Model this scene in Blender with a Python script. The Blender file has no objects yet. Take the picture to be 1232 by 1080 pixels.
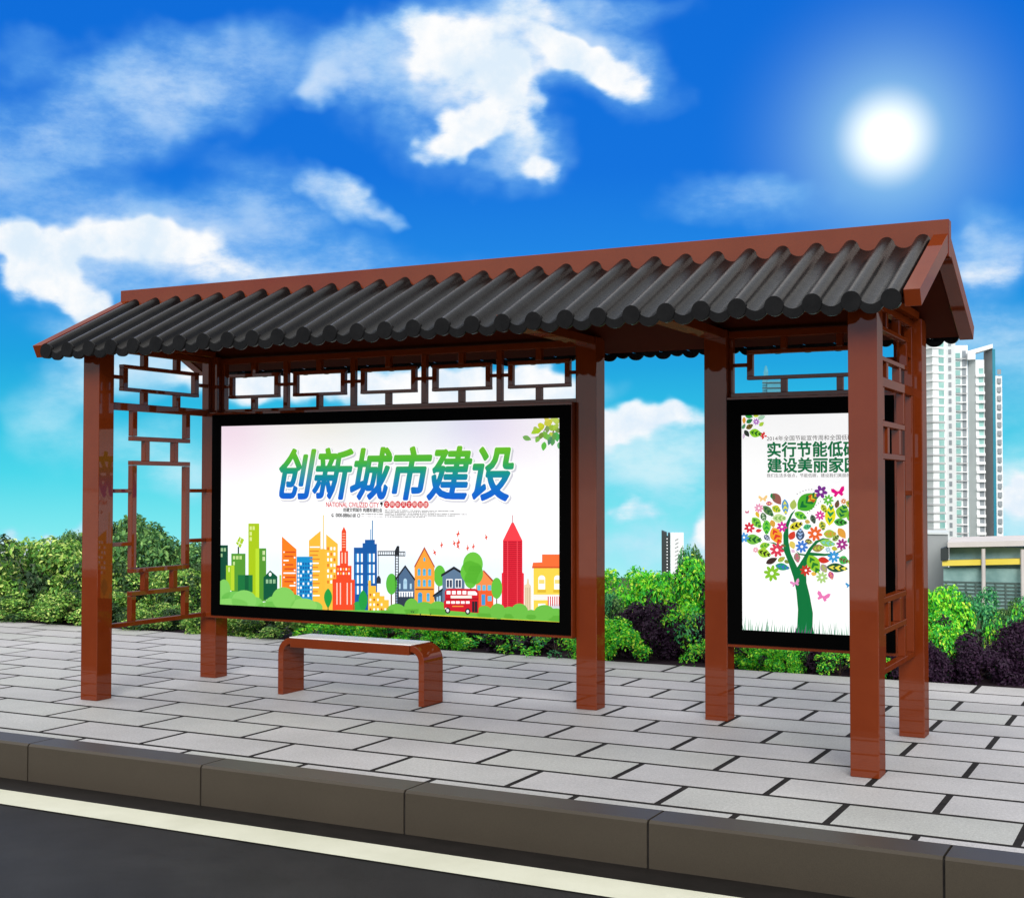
import bpy, bmesh, math, random
import numpy as np
from mathutils import Vector, Matrix
from mathutils.geometry import tessellate_polygon
R = math.radians
random.seed(7)
scene = bpy.context.scene
COL = scene.collection

# ------------------------------------------------------------------ helpers
def lin(c):
    return tuple((v/255/12.92 if v/255 <= .04045 else ((v/255+.055)/1.055)**2.4) for v in c)

class MB:
    """collects shapes, links them as one mesh object"""
    def __init__(s): s.v = []; s.f = []; s.m = []; s.c = []
    def add(s, vs, fs, mi=0, col=None):
        o = len(s.v); s.v += [tuple(p) for p in vs]
        for f in fs: s.f.append([i+o for i in f]); s.m.append(mi); s.c.append(col)
    def box(s, x0, x1, y0, y1, z0, z1, mi=0):
        vs = [(x0,y0,z0),(x1,y0,z0),(x1,y1,z0),(x0,y1,z0),(x0,y0,z1),(x1,y0,z1),(x1,y1,z1),(x0,y1,z1)]
        s.add(vs, [(0,3,2,1),(4,5,6,7),(0,1,5,4),(1,2,6,5),(2,3,7,6),(3,0,4,7)], mi)
    def prism(s, pts, axis, a, b, mi=0):
        """closed outline pts in the plane square to axis, from a to b"""
        n = len(pts)
        def P(p, t):
            return (t,p[0],p[1]) if axis == 0 else ((p[0],t,p[1]) if axis == 1 else (p[0],p[1],t))
        vs = [P(p,a) for p in pts]+[P(p,b) for p in pts]
        fs = [(i,(i+1)%n,n+(i+1)%n,n+i) for i in range(n)]
        tri = tessellate_polygon([[Vector((p[0],p[1],0)) for p in pts]])
        fs += [tuple(t) for t in tri]+[tuple(n+i for i in t[::-1]) for t in tri]
        s.add(vs, fs, mi)
    def tube(s, pts, rad, n=7, mi=0):
        """tapering tube through pts with a radius each"""
        rings = []
        for i, p in enumerate(pts):
            p = Vector(p)
            d = (Vector(pts[min(i+1,len(pts)-1)])-Vector(pts[max(i-1,0)])).normalized()
            u = d.orthogonal().normalized(); w = d.cross(u)
            rings.append([p+(u*math.cos(2*math.pi*k/n)+w*math.sin(2*math.pi*k/n))*rad[i] for k in range(n)])
        vs = [q for r in rings for q in r]; fs = []
        for i in range(len(pts)-1):
            for k in range(n): fs.append((i*n+k, i*n+(k+1)%n, (i+1)*n+(k+1)%n, (i+1)*n+k))
        fs.append(tuple(range(n))[::-1]); fs.append(tuple((len(pts)-1)*n+k for k in range(n)))
        s.add(vs, fs, mi)
    def build(s, name, mats, parent=None, bevel=0, smooth=False, fixn=True):
        me = bpy.data.meshes.new(name); me.from_pydata(s.v, [], s.f)
        if not isinstance(mats, (list,tuple)): mats = [mats]
        for m in mats: me.materials.append(m)
        me.polygons.foreach_set('material_index', s.m)
        if any(c is not None for c in s.c):
            at = me.color_attributes.new('print', 'FLOAT_COLOR', 'CORNER'); arr = []
            for f, c in zip(s.f, s.c):
                if c and isinstance(c[0], (tuple,list)):
                    for q in c: arr += [*q[:3], 1]
                else: arr += [*(c or (1,1,1))[:3], 1]*len(f)
            at.data.foreach_set('color', arr)
        if fixn:
            bm = bmesh.new(); bm.from_mesh(me); bmesh.ops.recalc_face_normals(bm, faces=bm.faces); bm.to_mesh(me); bm.free()
        if smooth: me.polygons.foreach_set('use_smooth', [True]*len(me.polygons))
        me.update()
        o = bpy.data.objects.new(name, me); COL.objects.link(o)
        if parent: o.parent = parent
        if bevel:
            b = o.modifiers.new('edge','BEVEL'); b.width = bevel; b.segments = 2; b.limit_method = 'ANGLE'
        return o

def tag(o, label=None, cat=None, group=None, kind=None):
    for k, v in (('label',label),('category',cat),('group',group),('kind',kind)):
        if v: o[k] = v
    return o
def empty(name, loc, label, cat, group=None):
    o = bpy.data.objects.new(name, None); COL.objects.link(o); o.location = loc; o.empty_display_size = .2
    return tag(o, label, cat, group)
def at0(o, root):   # a part whose mesh is in world coordinates under a root that stands elsewhere
    o.location = -Vector(root.location); return o

# ------------------------------------------------------------------ materials
def mat(name):
    m = bpy.data.materials.new(name); m.use_nodes = True
    nt = m.node_tree; return m, nt, nt.nodes['Principled BSDF']
def N(nt, t, **k):
    n = nt.nodes.new(t)
    for a, b in k.items(): setattr(n, a, b)
    return n
def ramp(nt, fac, stops):
    r = N(nt, 'ShaderNodeValToRGB'); e = r.color_ramp.elements
    while len(e) < len(stops): e.new(.5)
    for el, (p, c) in zip(e, stops): el.position = p; el.color = (*c, 1)
    nt.links.new(fac, r.inputs[0]); return r
def noise(nt, scale, detail=4, rough=.6, coord='Object'):
    tc = N(nt, 'ShaderNodeTexCoord'); n = N(nt, 'ShaderNodeTexNoise')
    n.inputs['Scale'].default_value = scale; n.inputs['Detail'].default_value = detail; n.inputs['Roughness'].default_value = rough
    nt.links.new(tc.outputs[coord], n.inputs['Vector']); return n
def surf(name, c0, c1=None, scale=6, rough=.5, spec=.5, bump=0, bscale=60, rr=0, p0=.35, p1=.65):
    m, nt, b = mat(name); c1 = c1 or c0
    n = noise(nt, scale); r = ramp(nt, n.outputs['Fac'], [(p0,c0),(p1,c1)])
    nt.links.new(r.outputs[0], b.inputs['Base Color'])
    b.inputs['Roughness'].default_value = rough; b.inputs['Specular IOR Level'].default_value = spec
    if rr:
        n3 = noise(nt, scale*2.3, 5); mr = N(nt,'ShaderNodeMapRange')
        mr.inputs['To Min'].default_value = max(rough-rr,0); mr.inputs['To Max'].default_value = rough+rr
        nt.links.new(n3.outputs['Fac'], mr.inputs['Value']); nt.links.new(mr.outputs[0], b.inputs['Roughness'])
    if bump:
        n2 = noise(nt, bscale, 5, .7); bp = N(nt, 'ShaderNodeBump'); bp.inputs['Strength'].default_value = bump; bp.inputs['Distance'].default_value = .01
        nt.links.new(n2.outputs['Fac'], bp.inputs['Height']); nt.links.new(bp.outputs[0], b.inputs['Normal'])
    return m
def island(name, stops, rough=.6, spec=.4, trans=0, nscale=0, bump=0, bscale=120):
    """colour picked per separate piece of the mesh (leaf, slab)"""
    m, nt, b = mat(name)
    g = N(nt, 'ShaderNodeNewGeometry')
    r = ramp(nt, g.outputs['Random Per Island'], stops)
    out = r.outputs[0]
    if nscale:
        n = noise(nt, nscale, 6, .75)
        r2 = ramp(nt, n.outputs['Fac'], [(.3,(.72,)*3),(.7,(1.18,)*3)])
        mx = N(nt, 'ShaderNodeMix', data_type='RGBA', blend_type='MULTIPLY'); mx.inputs[0].default_value = 1
        nt.links.new(out, mx.inputs[6]); nt.links.new(r2.outputs[0], mx.inputs[7]); out = mx.outputs[2]
    nt.links.new(out, b.inputs['Base Color'])
    b.inputs['Roughness'].default_value = rough; b.inputs['Specular IOR Level'].default_value = spec
    if bump:
        n2 = noise(nt, bscale, 4, .7); bp = N(nt, 'ShaderNodeBump'); bp.inputs['Strength'].default_value = bump; bp.inputs['Distance'].default_value = .004
        nt.links.new(n2.outputs['Fac'], bp.inputs['Height']); nt.links.new(bp.outputs[0], b.inputs['Normal'])
    if trans:
        t = N(nt, 'ShaderNodeBsdfTranslucent'); nt.links.new(out, t.inputs[0])
        ms = N(nt, 'ShaderNodeMixShader'); ms.inputs[0].default_value = trans
        nt.links.new(b.outputs[0], ms.inputs[1]); nt.links.new(t.outputs[0], ms.inputs[2])
        nt.links.new(ms.outputs[0], nt.nodes['Material Output'].inputs[0])
    return m

M = {}
M['lacquer'] = surf('red_brown_lacquer', (.124,.0195,.0036), (.140,.0235,.0048), 3.5, .035, .5, .006, 6, .015)
def lacquer():
    m = M['lacquer']; nt = m.node_tree; b = nt.nodes['Principled BSDF']; L_ = nt.links.new
    b.inputs['Specular IOR Level'].default_value = 0; b.inputs['Roughness'].default_value = .6
    for l in list(b.inputs['Roughness'].links): nt.links.remove(l)
    gl = N(nt,'ShaderNodeBsdfAnisotropic'); gl.inputs['Roughness'].default_value = .03; gl.inputs['Color'].default_value = (1,1,1,1)
    fr = N(nt,'ShaderNodeFresnel'); fr.inputs[0].default_value = 1.5
    mr = N(nt,'ShaderNodeMapRange'); mr.inputs[1].default_value = .04; mr.inputs[2].default_value = 1; mr.inputs[3].default_value = .042; mr.inputs[4].default_value = .22
    L_(fr.outputs[0], mr.inputs[0]); ms = N(nt,'ShaderNodeMixShader'); L_(mr.outputs[0], ms.inputs[0]); L_(b.outputs[0], ms.inputs[1]); L_(gl.outputs[0], ms.inputs[2])
    for l in list(b.inputs['Normal'].links): L_(l.from_socket, gl.inputs['Normal'])
    L_(ms.outputs[0], nt.nodes['Material Output'].inputs[0])
lacquer()
M['tile'] = surf('dark_glazed_tile', (.0036,.0036,.0039), (.0066,.0066,.0069), 9, .27, .11, .08, 45, .08)
M['black'] = surf('black_frame', (.0006,.0006,.0006), (.0009,.0009,.0009), 5, .5, .02)
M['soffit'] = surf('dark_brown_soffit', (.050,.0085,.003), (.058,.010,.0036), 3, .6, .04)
M['seat_shine_white'] = surf('white_seat_shine', (.80,.79,.78), (.86,.85,.84), 8, .22, .5)  # near-white colour standing in for the bright reflection on the bench
def soil(m, scale, lo, hi, p0=.3, p1=.7):
    nt = m.node_tree; b = nt.nodes['Principled BSDF']; src = b.inputs['Base Color'].links[0].from_socket
    n = noise(nt, scale, 6, .65); r = ramp(nt, n.outputs['Fac'], [(p0,(lo,)*3),(p1,(hi,)*3)])
    mx = N(nt,'ShaderNodeMix',data_type='RGBA',blend_type='MULTIPLY'); mx.inputs[0].default_value = 1
    nt.links.new(src, mx.inputs[6]); nt.links.new(r.outputs[0], mx.inputs[7]); nt.links.new(mx.outputs[2], b.inputs['Base Color'])
M['paver'] = island('grey_granite_paver', [(0,(.385,.378,.380)),(.3,(.445,.438,.440)),(.6,(.405,.412,.392)),(.8,(.43,.42,.428)),(1,(.47,.465,.46))], .62, .35, 0, 70, .5, 160)
soil(M['paver'], 160, .80, 1.16, .34, .66); soil(M['paver'], .9, .86, 1.04, .38, .62)
M['joint'] = surf('dark_joint_bed', (.010,.009,.009), (.02,.018,.017), 20, .9, .1)
M['kerb'] = island('dark_granite_kerb', [(0,(.042,.034,.024)),(1,(.048,.039,.028))], .45, .3, 0, 0, .12, 220)
soil(M['kerb'], 240, .86, 1.12); soil(M['kerb'], 1.3, .9, 1.06)
M['gutter'] = surf('black_gutter_channel', (.006,.005,.004), (.010,.008,.007), 8, .6, .2)
M['asphalt'] = surf('dark_asphalt', (.014,.0136,.013), (.022,.0215,.021), 2.2, .5, .14, .6, 260, .06)
soil(M['asphalt'], 330, .55, 1.5, .35, .65)
M['line'] = surf('cream_road_paint', (.54,.545,.43), (.60,.605,.49), 3, .55, .3, .1, 200)
M['pale_reflector'] = surf('pale_reflector_ground', (.55,.54,.52), (.66,.65,.63), .7, .8, .2)
M['soil'] = surf('dark_soil', (.018,.010,.017), (.035,.022,.028), 3, .95, .1, .6, 14)
M['hill'] = surf('grassy_slope', (.035,.06,.02), (.07,.09,.035), .05, .95, .1)
M['bark'] = surf('shrub_bark', (.035,.022,.018), (.06,.04,.03), 20, .9, .2, .4, 60)
M['leaf_olive'] = island('olive_green_leaves', [(0,(.025,.10,.018)),(.4,(.095,.28,.04)),(.75,(.28,.52,.075)),(1,(.72,.82,.26))], .5, .3, .22)
M['leaf_deep_shade'] = island('deep_green_shade_leaves', [(0,(.008,.028,.012)),(.5,(.022,.065,.022)),(1,(.07,.16,.045))], .5, .3, .15)  # deep green imitating the shaded gaps between leaf clumps
M['leaf_dark'] = island('dark_green_leaves', [(0,(.02,.08,.028)),(.5,(.07,.22,.06)),(1,(.28,.50,.14))], .5, .3, .22)
M['leaf_emerald'] = island('vivid_green_leaves', [(0,(.010,.20,.05)),(.3,(.035,.48,.04)),(.65,(.17,.80,.03)),(.93,(.50,.90,.05)),(1,(.85,.86,.12))], .5, .3, .22)
M['leaf_teal'] = island('bluish_green_leaves', [(0,(.010,.11,.05)),(.5,(.035,.30,.11)),(1,(.18,.58,.18))], .5, .3, .22)
M['leaf_purple_shade'] = island('purple_shade_leaves', [(0,(.016,.006,.018)),(.6,(.026,.009,.030)),(1,(.040,.014,.040))], .6, .25, .1)  # purple shade of the hedge put into a leaf colour
M['tower_white'] = surf('white_rendered_wall', (.76,.78,.80), (.82,.84,.86), .05, .7, .3)
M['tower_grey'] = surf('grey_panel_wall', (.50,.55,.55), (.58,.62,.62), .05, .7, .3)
M['tower_shade'] = surf('grey_painted_shade', (.16,.175,.185), (.20,.215,.225), .05, .6, .3)  # grey darkened for a tower face in shade
M['slab'] = surf('grey_floor_band', (.46,.47,.48), (.52,.53,.54), .1, .7, .3)
M['slab_white'] = surf('white_floor_band', (.82,.83,.84), (.86,.87,.88), .1, .7, .3)
M['pane_teal'] = surf('teal_window_glass', (.20,.42,.40), (.34,.58,.54), .15, .15, .6)
M['pane_dark'] = surf('dark_window_glass', (.24,.27,.30), (.34,.37,.40), .15, .15, .6)
M['glass_green'] = surf('grey_green_glass_wall', (.13,.25,.25), (.27,.42,.41), .35, .10, .7)
M['glass_strip'] = surf('teal_clerestory_glass', (.16,.30,.33), (.30,.46,.48), .3, .12, .6)
M['yellow'] = surf('yellow_fascia', (.66,.52,.05), (.74,.60,.09), .2, .5, .4)
M['roof_slab'] = surf('pale_grey_roof_slab', (.50,.46,.45), (.58,.55,.53), .2, .7, .3)
M['mullion'] = surf('dark_green_mullion', (.05,.09,.085), (.07,.11,.10), 1, .5, .4)
M['grey_wall'] = surf('smooth_grey_wall', (.27,.29,.30), (.33,.35,.36), .15, .7, .3)
M['far_dark'] = surf('charcoal_tower_cladding', (.018,.026,.028), (.034,.044,.046), .02, .6, .3)
M['far_white'] = surf('pale_tower_cladding', (.78,.82,.84), (.84,.88,.90), .02, .7, .3)
M['far_blue'] = surf('blue_glass_tower', (.02,.20,.30), (.04,.28,.38), .05, .3, .5)

def backlit(name, emit=.86, base=.26):
    m, nt, b = mat(name)
    a = N(nt, 'ShaderNodeAttribute'); a.attribute_name = 'print'
    mx = N(nt, 'ShaderNodeMix', data_type='RGBA', blend_type='MULTIPLY'); mx.inputs[0].default_value = 1; mx.inputs[7].default_value = (base,)*3+(1,)
    nt.links.new(a.outputs['Color'], mx.inputs[6]); nt.links.new(mx.outputs[2], b.inputs['Base Color'])
    nt.links.new(a.outputs['Color'], b.inputs['Emission Color']); b.inputs['Emission Strength'].default_value = emit
    b.inputs['Roughness'].default_value = .4; b.inputs['Specular IOR Level'].default_value = .15
    return m
M['print'] = backlit('backlit_print')

# ------------------------------------------------------------------ camera (fitted to the photograph)
CAM = np.array([6.5141,-6.736,1.4004]); YAW, PIT, ROL, F, SX = .4893,.0278,.0015,1640.4382,-46.06
W_, H_ = 1232, 1080
fv = np.array([-math.sin(YAW)*math.cos(PIT), math.cos(YAW)*math.cos(PIT), math.sin(PIT)])
rv = np.array([math.cos(YAW), math.sin(YAW), 0]); uv = np.cross(rv, fv)
rr = rv*math.cos(ROL)+uv*math.sin(ROL); uu = -rv*math.sin(ROL)+uv*math.cos(ROL)
cd = bpy.data.cameras.new('camera'); cam = bpy.data.objects.new('camera', cd); COL.objects.link(cam)
cam.matrix_world = Matrix(((rr[0],uu[0],-fv[0],CAM[0]),(rr[1],uu[1],-fv[1],CAM[1]),(rr[2],uu[2],-fv[2],CAM[2]),(0,0,0,1)))
cd.sensor_fit = 'HORIZONTAL'; cd.sensor_width = 36; cd.lens = F/W_*36; cd.shift_x = -SX/W_; cd.clip_end = 5000; cd.clip_start = .05
scene.camera = cam
def ray(px, py): return fv+rr*(px-W_/2-SX)/F+uu*(H_/2-py)/F
def azel(px, py):
    d = ray(px,py); return math.degrees(math.atan2(d[0],d[1])), math.degrees(math.atan2(d[2],math.hypot(d[0],d[1])))
def on_y(y, px, py):
    d = ray(px,py); q = CAM+d*(y-CAM[1])/d[1]; return q[0], q[2]
def at_d(px, py, dist):
    d = ray(px,py); q = CAM+d*dist/math.hypot(d[0],d[1]); return Vector(q)

# ------------------------------------------------------------------ sky and sun
sun_v = Vector((.40,-.80,.46)).normalized()
SEL = math.asin(sun_v.z); SROT = math.atan2(sun_v.x, sun_v.y)
def build_world():
    w = bpy.data.worlds.new('World'); scene.world = w; w.use_nodes = True
    nt = w.node_tree; L = nt.links.new; bg = nt.nodes['Background']
    def val(x, sock):
        if isinstance(x, (int,float)): sock.default_value = x
        else: L(x, sock)
    def m(op, a, b=0., c=0., clamp=False):
        n = N(nt,'ShaderNodeMath',operation=op); n.use_clamp = clamp
        val(a,n.inputs[0]); val(b,n.inputs[1]); val(c,n.inputs[2]); return n.outputs[0]
    def sm(x, lo, hi):
        n = N(nt,'ShaderNodeMapRange',interpolation_type='SMOOTHSTEP'); val(x,n.inputs[0]); n.inputs[1].default_value = lo; n.inputs[2].default_value = hi
        return n.outputs[0]
    def mix(f, a, b):
        n = N(nt,'ShaderNodeMix',data_type='RGBA'); val(f,n.inputs[0])
        for s, v in ((n.inputs[6],a),(n.inputs[7],b)):
            if isinstance(v, tuple): s.default_value = (*v,1)
            else: L(v,s)
        return n.outputs[2]
    tc = N(nt,'ShaderNodeTexCoord'); sp = N(nt,'ShaderNodeSeparateXYZ'); L(tc.outputs['Generated'], sp.inputs[0])
    x, y, z = sp.outputs
    az = m('MULTIPLY', m('ARCTAN2', x, y), 57.29578); el = m('MULTIPLY', m('ARCSINE', z), 57.29578)
    def nz(scale, det, rough, seed=0., sz=1.):
        mp = N(nt,'ShaderNodeMapping'); mp.inputs['Location'].default_value = (seed,seed*.7,seed*1.3); mp.inputs['Scale'].default_value = (1,1,sz)
        L(tc.outputs['Generated'], mp.inputs[0])
        n = N(nt,'ShaderNodeTexNoise'); n.inputs['Scale'].default_value = scale; n.inputs['Detail'].default_value = det; n.inputs['Roughness'].default_value = rough
        L(mp.outputs[0], n.inputs['Vector']); return n
    # clear sky by elevation
    fac = m('DIVIDE', m('ADD', el, 5.), 95., clamp=True)
    def e(d): return (d+5)/95
    g = ramp(nt, fac, [(e(-5),lin((205,248,250))),(e(-2),lin((128,234,240))),(e(.5),lin((70,214,234))),(e(2.6),lin((34,192,228))),
                       (e(5.2),lin((2,160,222))),(e(9),lin((20,134,228))),(e(13),lin((0,112,220))),(e(21),lin((0,104,214))),
                       (e(32),lin((60,135,220))),(e(50),lin((150,180,220))),(e(90),lin((190,205,225)))])
    sky = N(nt,'ShaderNodeTexSky',sky_type='NISHITA'); sky.sun_disc = False; sky.sun_elevation = SEL; sky.sun_rotation = SROT
    sk = N(nt,'ShaderNodeMix',data_type='RGBA',blend_type='MULTIPLY'); sk.inputs[0].default_value = 1; L(sky.outputs[0],sk.inputs[6]); sk.inputs[7].default_value = (.0025,)*3+(1,)
    base = N(nt,'ShaderNodeMix',data_type='RGBA',blend_type='ADD'); base.inputs[0].default_value = 1
    L(g.outputs[0],base.inputs[6]); L(sk.outputs[2],base.inputs[7]); col = base.outputs[2]
    # warped direction for ragged cloud edges
    wn = nz(7, 4, .62, 3.1); ws = N(nt,'ShaderNodeSeparateColor'); L(wn.outputs['Color'],ws.inputs[0])
    wa = m('MULTIPLY_ADD', m('SUBTRACT',ws.outputs[0],.5), 7.5, az); we = m('MULTIPLY_ADD', m('SUBTRACT',ws.outputs[1],.5), 5.5, el)
    def blobs(lst):
        tot = None
        for (px,py,rx,ry,rot,s) in lst:
            a0,e0 = azel(px,py); k = .0339
            da = m('SUBTRACT',wa,a0); de = m('SUBTRACT',we,e0)
            c, sn = math.cos(R(rot)), math.sin(R(rot))
            u = m('MULTIPLY_ADD', da, c/(rx*k), m('MULTIPLY',de, sn/(rx*k)))
            v = m('MULTIPLY_ADD', da, -sn/(ry*k), m('MULTIPLY',de, c/(ry*k)))
            d2 = m('ADD', m('MULTIPLY',u,u), m('MULTIPLY',v,v))
            b = m('MULTIPLY', m('POWER', m('SUBTRACT',1.,d2,clamp=True), 1.5), s)
            tot = b if tot is None else m('ADD',tot,b)
        return tot
    soft = blobs([(60,170,190,90,20,.55),(235,95,190,75,12,.62),(210,300,330,85,0,.62),(120,340,160,60,0,.6),(330,225,150,60,-10,.42),(430,235,90,32,-32,.75),(490,258,40,18,-25,.6),
                  (30,75,70,30,0,.42),(385,108,40,26,0,.5),(460,65,120,60,20,.55),(560,40,130,70,0,.55),(880,255,130,45,0,.42),(700,10,160,30,0,.42),(1195,320,80,55,-10,.75),(1215,270,60,50,0,.35),
                  (190,450,160,55,0,.7),(100,420,110,40,-10,.55),(480,460,280,42,0,.95),(640,470,150,42,0,.75),(420,330,260,50,0,.35),(790,535,170,55,0,.75),(60,530,80,40,0,.3),
                  (560,120,120,120,0,.46),(510,70,190,90,10,.38),(610,200,70,60,0,.6),(720,95,120,60,-20,.55),(690,60,120,60,0,.4),(1190,420,120,70,0,.55),(185,560,150,60,0,.42),(60,480,110,50,10,.4),(780,590,120,50,0,.45),(760,655,120,50,0,.6),(1215,600,70,90,0,.9),(1190,500,60,40,0,.25),(230,590,120,30,0,.25),(150,665,90,30,0,.35)])
    hard = blobs([(20,330,75,62,-25,1.1),(75,372,80,38,-30,1.0),(5,285,50,40,0,.9),(720,95,90,36,-25,1.0),(670,75,50,30,0,.7),(545,165,62,30,15,.95),(600,120,50,62,-20,.6),(620,220,34,24,0,.75),
                  (520,60,80,55,10,.62),(640,30,80,40,0,.6),(610,170,36,60,-15,.5),(500,30,70,40,0,.5),(780,505,80,28,10,1.0),(850,500,60,26,0,.8),(728,520,40,40,0,.8),(15,645,52,26,0,1.1),(72,655,60,18,0,.8),
                  (845,640,75,52,25,1.25),(740,612,50,20,0,.7),(1225,590,46,40,0,.9),(300,650,60,20,0,.5),(200,318,190,40,0,.62),(120,300,90,40,10,.5),(480,456,240,44,0,1.0),(300,466,120,36,0,.8),(650,466,110,42,0,.95),(1205,330,70,40,-10,.5),(440,236,70,22,-32,.4),(560,90,110,80,0,.5)])
    n1 = nz(11, 9, .66, 1.7, 2.2); n2 = nz(26, 6, .6, 5.3)
    dens_s = m('MULTIPLY', soft, m('MULTIPLY_ADD', sm(n1.outputs['Fac'],.28,.74), .85, .55))
    dens_h = sm(m('MULTIPLY', hard, m('MULTIPLY_ADD', n1.outputs['Fac'], 1.7, .0)), .10, 1.0)
    # extra-bright broken cloud added in the unseen sky (overhead and behind) as fill light
    n4 = nz(2.6, 7, .6, 9.2, 1.8)
    fr = m('MULTIPLY', sm(m('ABSOLUTE', m('ADD',az,26.4)), 23., 34.), 1.)
    hi = sm(el, 21.5, 32.)
    other = m('MAXIMUM', fr, hi)
    gen = m('MULTIPLY', sm(n4.outputs['Fac'], .34, .56), other)
    dens = m('ADD', m('MULTIPLY', m('SUBTRACT', 1., m('POWER', 2.718, m('MULTIPLY',dens_s,-1.5))), .78), dens_h, clamp=True)
    veil = mix(sm(el,1.,9.), lin((150,228,246)), lin((112,182,244)))
    col = mix(sm(dens,0.,.62), col, veil)
    dens = sm(dens,.24,1.)
    cshade = mix(sm(n2.outputs['Fac'],.3,.65), lin((222,238,252)), (1.0,1.0,1.0))
    col = mix(dens, col, cshade)
    gcol = mix(sm(n2.outputs['Fac'],.3,.7), (1.36,1.34,1.30), (1.75,1.70,1.62))
    lowg = mix(sm(el, 4., 26.), (.80,.82,.85), gcol)
    col = mix(gen, col, lowg)
    # the low sun seen through the sky with its aureole
    sd = ray(1068,165); sd = sd/np.linalg.norm(sd)
    dt = N(nt,'ShaderNodeVectorMath',operation='DOT_PRODUCT'); L(tc.outputs['Generated'],dt.inputs[0]); dt.inputs[1].default_value = tuple(sd)
    ang = m('MULTIPLY', m('ARCCOSINE', m('MINIMUM',dt.outputs['Value'],1.)), 57.29578)
    core = m('SUBTRACT', 1., sm(ang, .1, 2.25))
    halo = m('POWER', m('SUBTRACT',1., m('DIVIDE',ang,7.5),clamp=True), 2.7)
    col = mix(m('MULTIPLY',halo,.95), col, lin((190,245,255)))
    col = mix(core, col, (1.25,1.25,1.22))
    L(col, bg.inputs[0]); bg.inputs[1].default_value = 1.0
    w.cycles.sampling_method = 'MANUAL'; w.cycles.sample_map_resolution = 512
build_world()
sl = bpy.data.lights.new('sun','SUN'); sl.energy = 3.0; sl.angle = R(26); sl.color = (1,.95,.88)
so = bpy.data.objects.new('sun', sl); COL.objects.link(so); so.rotation_euler = sun_v.to_track_quat('Z','Y').to_euler(); so.location = (0,-8,12)

# ------------------------------------------------------------------ ground, pavement, kerb, road
ROAD = -.204
JX, JY0, PX, PY = 5.118, -.997, .7455, .412
g = .0165
def pavement():
    b = MB()
    for r in range(-1, 11):
        y0, y1 = JY0+PY*r+.0205, JY0+PY*(r+1)-.0205
        if r == -1: y0 = -1.085
        off = JX+(PX/2 if r % 2 else 0)
        for k in range(-20, 9):
            x0, x1 = off+PX*k+g, off+PX*(k+1)-g
            c = .0008; z0, z1 = -.03, random.uniform(-.0003,.0003)
            vs = [(x0,y0,z0),(x1,y0,z0),(x1,y1,z0),(x0,y1,z0),(x0,y0,z1-c),(x1,y0,z1-c),(x1,y1,z1-c),(x0,y1,z1-c),
                  (x0+c,y0+c,z1),(x1-c,y0+c,z1),(x1-c,y1-c,z1),(x0+c,y1-c,z1)]
            b.add(vs, [(0,1,5,4),(1,2,6,5),(2,3,7,6),(3,0,4,7),(4,5,9,8),(5,6,10,9),(6,7,11,10),(7,4,8,11),(8,9,10,11)])
    tag(b.build('pavement', M['paver'], fixn=False), kind='structure')
    b = MB(); b.box(-10,12,-1.087,3.54,-.24,-.0016); tag(b.build('pavement_bed', M['joint']), kind='structure')
pavement()
b = MB()
for k in range(-10, 6):
    x0 = 5.639+1.1925*k+.005; x1 = x0+1.1825
    b.prism([(-1.088,-.26),(-1.29,-.26),(-1.29,-.012),(-1.278,0.0),(-1.088,0.0)], 0, x0, x1)
tag(b.build('kerb', M['kerb']), kind='structure')
b = MB(); b.box(-7,12.2,-1.283,-1.09,-.26,-.012); tag(b.build('kerb_bed', M['joint']), kind='structure')
b = MB(); b.add([(-60,-11.3,ROAD),(60,-11.3,ROAD),(60,-1.2,ROAD),(-60,-1.2,ROAD)], [(0,1,2,3)]); tag(b.build('road', M['asphalt']), kind='structure')
b = MB(); b.add([(-60,-1.51,ROAD+.004),(60,-1.51,ROAD+.004),(60,-1.2,ROAD+.004),(-60,-1.2,ROAD+.004)], [(0,1,2,3)]); tag(b.build('gutter', M['gutter']), kind='structure')
b = MB(); b.add([(-60,-1.745,ROAD+.006),(60,-1.745,ROAD+.006),(60,-1.51,ROAD+.006),(-60,-1.51,ROAD+.006)], [(0,1,2,3)]); tag(b.build('road_edge_line', M['line']), kind='structure')
b = MB(); b.box(-300,300,-700,-11.3,-.5,-.06); tag(b.build('unseen_pale_ground', M['pale_reflector']), kind='structure')  # unseen pale ground added across the road to brighten reflections in the posts
# the land: one sheet, level at the road and falling away behind the planting
prof = [(-900,-.9),(-60,-.9),(3.5,-.9),(3.545,-.03),(4.2,-.03),(6.5,-.10),(9,-1.3),(14,-3.4),(25,-6.2),(60,-9.2),(150,-11.2),(300,-21),(430,-29.5),(660,-50),(700,-90)]
b = MB(); xs = [-700,-300,-120,-60,-40]+[-30+3*i for i in range(21)]+[40,60,120,300,700]
vs = []
for (y,z) in prof:
    for x in xs: vs.append((x,y,z+(random.uniform(-.3,.3)*min(1,max(0,(y-9)/15)))))
nx = len(xs)
for j in range(len(prof)-1):
    for i in range(nx-1):
        b.f.append([j*nx+i,j*nx+i+1,(j+1)*nx+i+1,(j+1)*nx+i]); b.m.append(0 if prof[j][0] < 9 else 1); b.c.append(None)
b.v = vs
tag(b.build('ground', [M['soil'],M['hill']]), kind='structure')
def gz(y):
    for (a,za),(c,zc) in zip(prof,prof[1:]):
        if a <= y <= c: return za+(zc-za)*(y-a)/(c-a)
    return -50

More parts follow.
